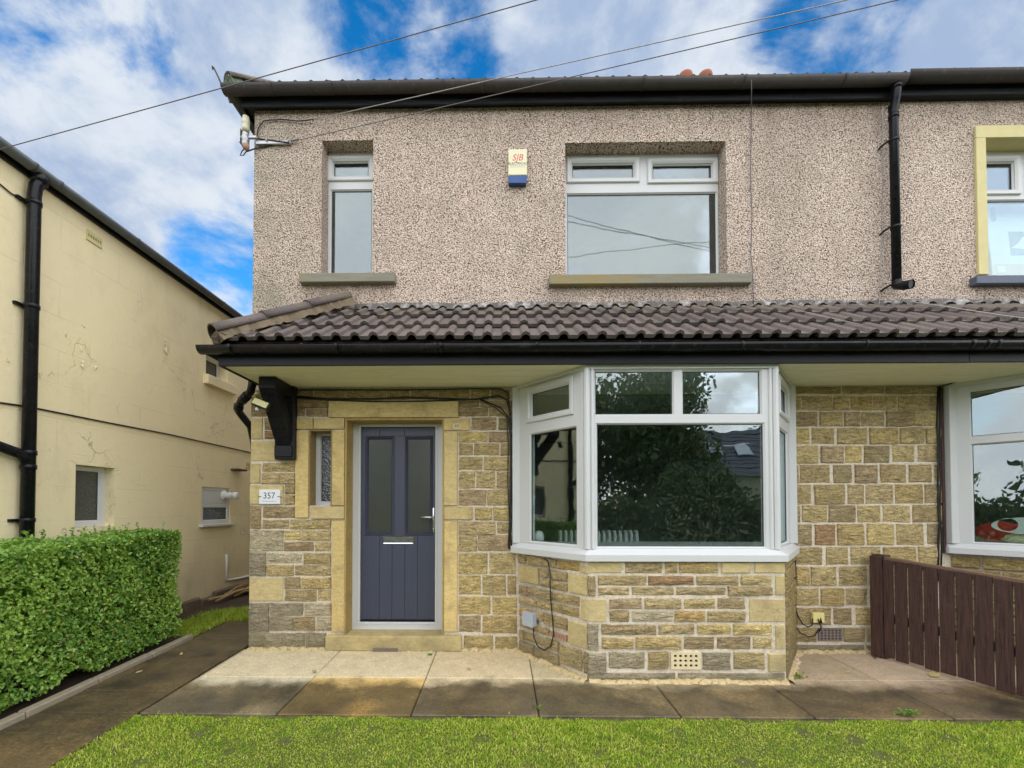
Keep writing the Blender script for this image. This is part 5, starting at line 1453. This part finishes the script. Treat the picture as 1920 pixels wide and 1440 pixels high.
# overhead-line bracket and insulators
xi = P(463, 235, -.03).x
IB = thing('cable_bracket', 'galvanised wire bracket with old insulators on the upper house corner', 'bracket', (XC, 0, P(470, 270).z))
za, zb2 = P(463, 266, -.03).z, P(463, 236, -.03).z
for z_, mt, s in ((zb2, 'porcelain', 1.0), (za, 'steel', .95)):
    b = MB(); b.lathe([(.02, -.075), (.034 * s, -.07), (.036 * s, -.02), (.03 * s, -.015), (.036 * s, -.008), (.036 * s, .035), (.03 * s, .042), (.034 * s, .048), (.03 * s, .07), (.012, .078)], (xi, -.05, z_), 14); b.build('insulator', MAT[mt], IB)
b = MB(); b.lathe([(.010, -.03), (.028, -.02), (.03, .02), (.02, .03)], (xi + .012, -.06, za - .075), 12); b.build('insulator_cap', MAT['pinkbrick'], IB)
p0, p1 = P(480, 268, -.02), P(545, 265, -.02)
b = MB(); b.box(p0.x, p1.x, -.03, -.008, p0.z - .018, p0.z + .014, .003); b.box(xi - .05, p0.x + .02, -.055, -.03, za + .02, za + .045, .003); b.box(xi - .058, xi - .045, -.07, -.02, za - .03, za + .11, .003)
for u in (500, 521, 541): pp = P(u, 264, -.03); b.lathe([(.0001, -.012), (.009, -.012), (.009, 0), (.006, .002)], (pp.x, -.03, pp.z), 8, 'Y')
b.build('arm', MAT['steel'], IB)
b = MB(); b.tube([(xi, -.05, za - .07), (xi - .03, -.06, za - .12), (xi - .045, -.06, za - .16), (xi - .02, -.05, za - .15), (xi + .005, -.04, za - .10)], .005, 6); b.tube([(xi, -.05, zb2 - .07), (xi + .02, -.03, zb2 - .12), P(500, 262, -.03), P(543, 268, -.03)], .008, 6)
b.tube([P(463, 284, -.04), P(480, 278, -.012), P(530, 268, -.012), P(560, 262, -.02)], .006, 6)
b.tube([P(481, 262, -.02), P(484, 240, -.015), P(495, 226, -.015), P(530, 224, -.015), P(560, 227, -.02), P(588, 224, -.04)], .005, 6)
b.build('cable_tails', MAT['cable'], IB)
# overhead wires
def sagged(p0, p1, sag, n=24):
    return [p0.lerp(p1, i / n) - Vector((0, 0, 4 * sag * (i / n) * (1 - i / n))) for i in range(n + 1)]
def wire(name, p0, p1, sag, r, mat, label):
    b = MB(); b.tube(sagged(p0, p1, sag), r, 6); o = b.build(name, mat); tag(o, label, 'wire'); return o
def through(p0, u, v, Y, k):
    """far end of a straight run that starts at p0 and passes the surveyed point"""
    q = P(u, v, Y); return p0 + (q - p0) * k
a_ = P(588, 224, -.04); wire('overhead_wire', a_, through(a_, 1575, -2, -1.25, 3.0), .02, .0034, MAT['palewire'], 'upper of two pale wires leaving the house wall above the narrow window')
a_ = P(546, 266, -.03); wire('overhead_wire', a_, through(a_, 1650, -4, -1.25, 3.0), .05, .0034, MAT['wire'], 'lower overhead wire running from the bracket arm past the eaves')
q0, q1 = P(0, 275, -1.0), P(980, -1, -1.4)
d_ = q1 - q0
wire('overhead_wire', q0 - d_ * .6, q1 + d_ * 1.2, .03, .0034, MAT['wire'], 'overhead wire crossing the sky from the neighbour gutter past the hip corner')
# thin cables down the pebbledash
def cable(name, pts, r, mat, label, M=I4, off=-.012):
    b = MB(M); b.tube([PM(u, v, M, o[0] if o else off) for (u, v, *o) in pts], r, 6); o = b.build(name, mat); tag(o, label, 'cable'); return o
cable('cable', [(1409, 150, -.2), (1409, 186, -.09), (1409, 205), (1408, 280), (1407, 330), (1410, 400), (1408, 480), (1411, 508, -.02), (1412, 535, -.02), (1413, 577)], .004, MAT['wire'], 'thin dark cable running down the pebbledash right of the wide window')
cable('cable', [(1655, 200, -.07), (1656, 320), (1654, 440), (1650, 520), (1648, 570), (1670, 586, -.06), (1720, 592, -.25)], .0032, MAT['palewire'], 'thin pale cable beside the upper black downpipe')
# cables above the door and down beside the bay
CB = thing('door_cables', 'bundle of black cables sagging over the door and down beside the bay', 'cables', P(760, 745, -.02))
b = MB()
for pts, r in (([(550, 731), (620, 731), (760, 731), (880, 729), (940, 729), (951, 736), (955, 760), (957, 800)], .007),
               ([(550, 743), (620, 748), (700, 748), (760, 745), (850, 748), (890, 749), (935, 742), (950, 750), (957, 775), (958, 850), (957, 930), (955, 1000), (954, 1028)], .009),
               ([(550, 745), (620, 750), (700, 753), (800, 752), (870, 750), (900, 748), (940, 765), (954, 785), (957, 820), (959, 900), (960, 960), (957, 1010), (962, 1034)], .007),
               ([(900, 750), (930, 765), (950, 783), (953, 830), (952, 900), (955, 980), (953, 1020), (958, 1032)], .005)):
    b.tube([P(u, v, -.032) for u, v in pts], r, 6)
b.build('cable_run', MAT['cable'], CB)
b = MB()
for pts in (((962, 960), (964, 1000), (960, 1030)), ((965, 900), (962, 960), (966, 1010), (963, 1035))): b.tube([P(u, v, -.028) for u, v in pts], .004, 6)
b.build('white_cable', MAT['plastic'], CB)
# junction box and looped cable on the left face of the bay
q0, q1 = PM(991, 1143, ML), PM(1014, 1178, ML)
JB = thing('junction_box', 'pale blue-grey junction box on the left side of the bay wall', 'box', ML @ Vector(((q0.x + q1.x) / 2, -.02, q1.z)))
b = MB(ML); b.box(q0.x, q1.x - .03, -.07, -.018, q1.z + .01, q0.z - .005, .008, seg=2); b.build('body', MAT['greybox'], JB)
b = MB(ML); b.box(q0.x - .003, q1.x - .027, -.079, -.0705, q1.z + .007, q0.z - .002, .004); b.build('lid', MAT['greybox'], JB)
b = MB(ML); b.tube([PM(u, v, ML, -.03) for u, v in ((1000, 1178), (1001, 1195), (1008, 1212), (1020, 1219), (1032, 1212), (1038, 1190), (1036, 1160), (1032, 1120), (1031, 1070), (1027, 1052), (1020, 1047))], .0055, 6); b.build('loop_cable', MAT['cable'], JB)
# socket and cables on the right wall
r_ = rect(1524, 1149, 1546, 1168, -.04)
TS = thing('socket_box', 'yellowed square cable box above the grey air brick', 'box', ((r_[0] + r_[1]) / 2, -.01, r_[2]))
b = MB(); b.box(r_[0], r_[1], -.045, -.012, r_[2], r_[3], .005); b.build('cover', MAT['yellowed'], TS)
b = MB(); b.extr([(r_[0] + .05, r_[2] - .002), (r_[0] + .085, r_[2] - .002), (r_[0] + .07, r_[2] + .055)], -.0475, -.0455, 'Y'); b.build('cable_slot', MAT['dark'], TS)
b = MB()
for pts in (((1534, 1160, -.05), (1536, 1168, -.06), (1540, 1175, -.05), (1536, 1184, -.03)), ((1524, 1160, -.04), (1523, 1172, -.04), (1515, 1176, -.04), (1505, 1170, -.04), (1496, 1155, -.03), (1492, 1140, -.025), (1491, 1090, -.03), (1490, 1052, -.05)),
            ((1535, 1180, -.03), (1528, 1192, -.04), (1516, 1194, -.04), (1500, 1186, -.04), (1491, 1172, -.03), (1489, 1140, -.03), (1490, 1085, -.04), (1492, 1050, -.05))):
    b.tube([P(u, v, y) for u, v, y in pts], .0055, 6)
b.build('cable_run', MAT['cable'], TS)
cable('cable', [(1759, 725, -.02), (1757, 800, -.02), (1760, 860, -.03), (1758, 920, -.02), (1761, 980, -.03), (1759, 1040, -.02), (1760, 1090, -.02)], .008, MAT['cable'], 'black cable hanging nearest the left of the adjoining bay window')
cable('cable', [(1763, 725, -.03), (1762, 800, -.03), (1764, 900, -.03), (1762, 960, -.03), (1766, 1010, -.03), (1764, 1090, -.02)], .007, MAT['cable'], 'second black cable touching the brown strip by the adjoining bay')
cable('cable', [(1758, 726, -.03), (1800, 714, -.12), (1860, 697, -.30), (1925, 679, -.48), (1990, 662, -.6)], .006, MAT['cable'], 'black cable clipped under the soffit over the adjoining bay')
def rz_(y): return ZE + (y - YE) / run * rise + .05
b = MB(); b.tube([Vector((P(1460, 590).x + d, y, rz_(y) + .02)) for d, y in ((-.08, -.32), (.0, -.45), (.1, -.6), (.2, -.74))], .0035, 6); tag(b.build('cable', MAT['palewire']), 'short pale cable lying across the porch tiles', 'cable')
b = MB(); x_ = P(1670, 590).x; b.tube([Vector((x_ + d, y, rz_(y) + .02)) for d, y in ((0, -.06), (.25, -.3), (.45, -.52), (.62, -.66), (.8, -.78))], .0045, 6); tag(b.build('cable', MAT['palewire']), 'long pale cable lying across the porch tiles below the downpipe', 'cable')

# things behind the glass
xr0, xr1 = P(1050, 1000, .55).x, P(1192, 1000, .55).x; zr1 = P(1100, 994, .55).z
RD = thing('column_radiator', 'white column radiator seen through the bay window glass', 'radiator', ((xr0 + xr1) / 2, .55, .02))
nc = 15; me = None
for i in range(nc):
    xx = xr0 + (xr1 - xr0) * i / (nc - 1)
    if me is None:
        b = MB(); b.tube([(0, -.05, .12), (0, -.05, zr1 - .06), (0, -.03, zr1 - .015), (0, .03, zr1 - .015), (0, .05, zr1 - .06), (0, .05, .12), (0, .03, .08), (0, -.03, .08), (0, -.05, .12)], .017, 8, caps=False); me = b.mesh('column', True)
    o = obj('column', me, MAT['radiator'], RD); o.matrix_parent_inverse = Matrix.Identity(4); o.location = Vector((xx, .55, 0)) - RD.location
q = PM(1003, 1008, FLM, .10); w = FLM @ Vector((q.x, .11, 0))
b = MB(); b.lathe([(.03, 0), (.045, .012), (.05, .05), (.042, .085), (.025, .105), (.003, .11)], (w.x + .03, w.y, ZSILL1 + .006), 14)
tag(b.build('air_freshener', MAT['plastic'], None, True), 'small rounded white container on the inner sill of the bay', 'container')
# adjoining bay: ornament, cushion and cloth on the inner sill
TL2 = Matrix.Translation((BAY2, 0, 0)) @ FLM
q = PM(1880, 985, TL2, .12)
b = MB(TL2); outer_ = [(q.x + .16 + .23 * cos(a), q.z + .075 * sin(a)) for a in [2 * pi * i / 32 for i in range(32)]]
hole_ = [(q.x + .03 + .062 * cos(a), q.z + .008 + .058 * sin(a)) for a in [2 * pi * i / 32 for i in range(32)]]
fo = [b.v((x_, .10, z_)) for x_, z_ in outer_]; fh = [b.v((x_, .10, z_)) for x_, z_ in hole_]; bo = [b.v((x_, .115, z_)) for x_, z_ in outer_]; bh = [b.v((x_, .115, z_)) for x_, z_ in hole_]
for i in range(32):
    j = (i + 1) % 32
    b.f([fo[i], fo[j], fh[j], fh[i]]); b.f([bo[i], bh[i], bh[j], bo[j]]); b.f([fo[i], bo[i], bo[j], fo[j]]); b.f([fh[i], fh[j], bh[j], bh[i]])
b.obox((q.x + .16, .1075, q.z - .07), (q.x + .16, .1075, ZSILL1 + .012), .02, .02)
tag(b.build('white_ornament', MAT['plastic']), 'white oval ornament with a round hole in the adjoining bay window', 'ornament')
def blob(name, M, c, r, mat, label, cat, seed):
    b = MB(); rr = random.Random(seed); bmesh.ops.create_icosphere(b.bm, subdivisions=3, radius=1.0)
    from mathutils import noise as mn
    for v in b.bm.verts:
        n_ = mn.noise(v.co * 2.2 + Vector((seed, 0, 0))) * .25 + mn.noise(v.co * 6 + Vector((seed, 3, 0))) * .07
        v.co = M @ (Vector(c) + Vector((v.co.x * r[0], v.co.y * r[1], v.co.z * r[2])) * (1 + n_))
    tag(b.build(name, mat, None, True), label, cat)
q = PM(1873, 1010, TL2, .25); blob('red_cushion', TL2, (q.x, .24, ZSILL1 + .10), (.17, .07, .10), MAT['red'], 'rumpled red knitted cloth behind the white ornament', 'cloth', 3)
q = PM(1905, 1012, TL2, .2); blob('cream_cushion', TL2, (q.x + .03, .17, ZSILL1 + .05), (.11, .05, .05), MAT['creamcloth'], 'small cream cloth bundle low in the adjoining bay window', 'cloth', 5)
b = MB(TL2); b.box(.12, .75, .09, .36, ZSILL1 - .03, ZSILL1 + .004); b.build('window_board', MAT['upvc'], HOUSE)
# carton in the adjoining upper window
q0, q1 = P(1858, 376, .27), P(1990, 520, .27)
BX = thing('cardboard_box', 'white carton with a hand slot and grey picture inside the right upper window', 'box', ((q0.x + q1.x) / 2, .35, q1.z))
tl = Matrix.Translation((q0.x, .27, q1.z)) @ Matrix.Rotation(radians(-4), 4, 'X'); w_, h_ = q1.x - q0.x, q0.z - q1.z
b = MB(tl); b.box(0, w_, 0, .28, 0, h_, .004); b.build('carton', MAT['card'], BX)
b = MB(tl); pol = [(w_ * .10 + .028 * cos(a), h_ * .86 + (.05 if 0 < a < pi else -.05) + .028 * sin(a)) for a in [2 * pi * i / 16 + .01 for i in range(16)]]; b.extr(pol, -.002, .001, 'Y'); b.build('hand_slot', MAT['print'], BX)
b = MB(tl); b.extr([(w_ * .30, h_ * .30), (w_ * .85, h_ * .30), (w_ * .85, h_ * .62), (w_ * .30, h_ * .62)], -.0015, .001, 'Y'); b.build('picture', MAT['print'], BX)
b = MB(tl); b.extr([(w_ * .32, h_ * .40), (w_ * .42, h_ * .46), (w_ * .5, h_ * .55), (w_ * .62, h_ * .50), (w_ * .72, h_ * .56), (w_ * .8, h_ * .48), (w_ * .7, h_ * .42), (w_ * .6, h_ * .44), (w_ * .5, h_ * .38)], -.003, -.0016, 'Y'); b.build('picture_shape', MAT['card'], BX)
b = MB(tl); b.extr([(w_ * .06, h_ * .02), (w_ * .5, h_ * .02), (w_ * .5, h_ * .18), (w_ * .06, h_ * .18)], -.0015, .001, 'Y'); b.build('label_panel', MAT['pinkprint'], BX)
b = MB(tl); b.extr([(w_ * .07, h_ * .07), (w_ * .2, h_ * .07), (w_ * .2, h_ * .16), (w_ * .07, h_ * .16)], -.003, -.0016, 'Y'); b.build('sticker', MAT['plaque'], BX)

# small litter on the ground
for k, (u, v, r_) in enumerate(((1494, 1240, .020), (1496, 1247, .022), (1492, 1252, .016))):
    g = G(u, v); b = MB(); bmesh.ops.create_icosphere(b.bm, subdivisions=2, radius=1)
    for vv in b.bm.verts: vv.co = Vector((vv.co.x * r_, vv.co.y * r_, vv.co.z * r_ * .7)) * (1 + .15 * sin(vv.co.x * 5 + k)) + Vector((g.x, g.y, g.z + r_ * .6))
    tag(b.build('pebble', MAT['pebblestone'], None, True), ('uppermost of three pinkish pebbles at the right foot of the bay', 'largest pinkish pebble in the middle of the three by the bay', 'smallest pinkish pebble lowest of the three by the bay')[k], 'stone', 'pebbles at the foot of the bay')
g = G(1752, 1268); b = MB(Matrix.Translation((g.x, g.y, g.z + .006)) @ Matrix.Rotation(.4, 4, 'Z') @ Matrix.Rotation(.2, 4, 'X'))
lf_ = [b.v((x_, y_, z_)) for x_, y_, z_ in ((-.06, 0, .004), (-.02, .03, .012), (.03, .028, .016), (.07, .004, .02), (.03, -.024, .010), (-.02, -.028, .006))]
b.f([lf_[0], lf_[1], lf_[2], lf_[3]]); b.f([lf_[0], lf_[3], lf_[4], lf_[5]])
tag(b.build('fallen_leaf', MAT['deadleaf']), 'dry pale leaf on the paving below the fence', 'leaf')
for k in range(5):
    g = G(1690 + 22 * k + rnd.uniform(-8, 8), 1242 + k * 7 + rnd.uniform(-6, 6))
def weed(u, v, n, s, label):
    g = G(u, v); pos = np.stack([np.random.normal(size=n) * s, np.random.normal(size=n) * s * .7, np.abs(np.random.normal(size=n)) * s * .6 + .008], 1) + np.array([[g.x, g.y, g.z]])
    T = thing('weed', label, 'plant', g)
    o = obj('foliage', leaf_cloud(pos, np.tile([0, -.3, 1.0], (n, 1)), .35 * s + .010 + .5 * s * np.random.rand(n), 'foliage'), MAT['weed'], T); o['kind'] = 'stuff'
weed(1498, 1272, 26, .022, 'tiny green weed at the right front corner of the bay')
weed(806, 1229, 14, .012, 'tiny weed in the paving joint below the door step')
weed(1700, 1342, 34, .032, 'low leafy weed at the lawn edge on the right')
weed(590, 1262, 12, .010, 'tiny moss tuft in the joint between the first and second flagstones')
weed(1008, 1330, 16, .014, 'small grass tuft at the lawn edge below the bay corner')
for u, v, a_, lab in ((1590, 1262, .3, 'small brown leaf on the dry paving right of the bay'), (1640, 1235, 1.4, 'dark dead leaf near the foot of the fence post'), (880, 1256, 2.2, 'tiny dry leaf on the pale flagstone before the door'), (260, 1262, .9, 'small leaf on the wet side path beside the kerb'), (340, 1228, 2.0, 'small leaf lying far up the wet side path')):
    g = G(u, v); b = MB(Matrix.Translation((g.x, g.y, g.z + .004)) @ Matrix.Rotation(a_, 4, 'Z') @ Matrix.Scale(.42, 4))
    lf_ = [b.v((x_, y_, z_)) for x_, y_, z_ in ((-.06, 0, .004), (-.02, .03, .02), (.03, .028, .024), (.07, .004, .03), (.03, -.024, .014), (-.02, -.028, .010))]
    b.f([lf_[0], lf_[1], lf_[2], lf_[3]]); b.f([lf_[0], lf_[3], lf_[4], lf_[5]])
    tag(b.build('fallen_leaf', MAT['bark'] if u == 1640 else MAT['deadleaf']), lab, 'leaf')
# dead branches against the neighbour's wall
TW = thing('dead_branches', 'heap of dry bare branches against the foot of the cream wall', 'branches', (XN + .3, 2.4, .1))
b = MB()
for i in range(16):
    y0 = rnd.uniform(1.6, 2.6); p0 = Vector((XN + rnd.uniform(.12, .25), y0, zg(y0) + .02 + rnd.uniform(0, .06))); p1 = Vector((XN + rnd.uniform(.2, .6), y0 + rnd.uniform(.5, 1.2), zg(y0) + rnd.uniform(.04, .30)))
    mid = p0.lerp(p1, .5) + Vector((rnd.uniform(-.06, .06), rnd.uniform(-.06, .06), rnd.uniform(-.03, .05)))
    b.tube([p0, mid, p1], [rnd.uniform(.012, .022), .012, .005], 6)
o = b.build('branch', MAT['twig'], TW); o['kind'] = 'stuff'

# ================================================================== ACROSS THE ROAD (seen reflected in the glass)
def tree(x, y, h, rad, n, label, seed):
    rs = np.random.RandomState(seed); T = thing('broadleaf_tree', label, 'tree', (x, y, -.42), 'trees across the road')
    b = MB(); b.tube([(x, y, -.5), (x + .1, y, h * .3), (x, y + .1, h * .6), (x, y, h * .9)], [.28, .2, .12, .03], 8)
    for k in range(7):
        a = k * 2.4 + seed; z0 = h * (.25 + .08 * k); b.tube([(x, y, z0), (x + cos(a) * rad * .5, y + sin(a) * rad * .5, z0 + h * .12), (x + cos(a) * rad * .85, y + sin(a) * rad * .85, z0 + h * .2)], [.1, .06, .02], 6)
    b.build('trunk', MAT['bark'], T)
    cl = rs.normal(size=(34, 3)); cl /= np.linalg.norm(cl, axis=1)[:, None]; cl *= rs.rand(34, 1) ** .4
    ctr = np.array([[x, y, h * .52]]) + cl * np.array([[rad * .85, rad * .85, h * .43]])
    idx = rs.randint(0, 34, n); d = rs.normal(size=(n, 3)); d /= np.linalg.norm(d, axis=1)[:, None]
    pos = ctr[idx] + d * (rs.rand(n, 1) ** .5) * rad * .42
    me = leaf_cloud(pos, d, .16 + .16 * rs.rand(n), 'crown'); o = obj('crown', me, MAT['treeleaf'], T); o['kind'] = 'stuff'
tree(8.0, -21, 10.2, 3.6, 15000, 'tall loose tree across the road reflected in the bay', 1)
tree(4.6, -24, 8.6, 3.6, 12000, 'broad tree left of the tall tree across the road', 2)
tree(13.5, -33, 9.5, 4.0, 8000, 'far tree behind the slate-roofed house', 3)
tree(-7, -24, 7.5, 3.2, 7000, 'tree across the road opposite the hedge', 4)
tree(21, -30, 8.5, 4.0, 7000, 'far tree right of the slate-roofed house', 5)
n = 34000; pos = np.stack([np.random.uniform(-38, 26, n), -17 + np.random.normal(size=n) * .5, np.random.rand(n) ** .8 * 3.3 - .3], 1); pos[:, 2] *= (.8 + .3 * np.sin(pos[:, 0] * .9) + .15 * np.sin(pos[:, 0] * 2.7))
RH = thing('roadside_hedge', 'ragged dark hedge along the far side of the road', 'hedge', (5, -17, -.4))
o = obj('foliage', leaf_cloud(pos, np.tile([0, 1.0, .3], (n, 1)), .16 + .12 * np.random.rand(n), 'foliage'), MAT['treeleaf'], RH); o['kind'] = 'stuff'
OH = thing('slate_house', 'slate-roofed house with two roof lights across the road', 'house', (16, -28, -.42))
b = MB(); b.box(12.2, 20, -31, -25, -.5, 3.6); b.f([b.v((12.2, -31, 3.6)), b.v((12.2, -25, 3.6)), b.v((12.2, -28, 6.6))]); b.f([b.v((20, -31, 3.6)), b.v((20, -25, 3.6)), b.v((20, -28, 6.6))]); b.build('wall', MAT['render'], OH)
b = MB()
for s_ in (-1, 1):
    for k in range(12):
        t0, t1 = k / 12, (k + 1) / 12
        b.quad((11.9, -28 + s_ * 3.3 * (1 - t0), 3.3 + 3.3 * t0 + .03), (20.3, -28 + s_ * 3.3 * (1 - t0), 3.3 + 3.3 * t0 + .03), (20.3, -28 + s_ * 3.3 * (1 - t1), 3.3 + 3.3 * t1), (11.9, -28 + s_ * 3.3 * (1 - t1), 3.3 + 3.3 * t1))
rf = b.build('roof', MAT['slate'], OH)
for x_ in (13.6, 15.4):
    b = MB(); b.obox((x_, -26.4, 5.02 + .1), (x_ + .7, -26.4, 5.02 + .1), 1.1, .08, up=(0, 1, 1)); b.build('roof_light', MAT['plaque'], rf)
print('stones', stone_count)
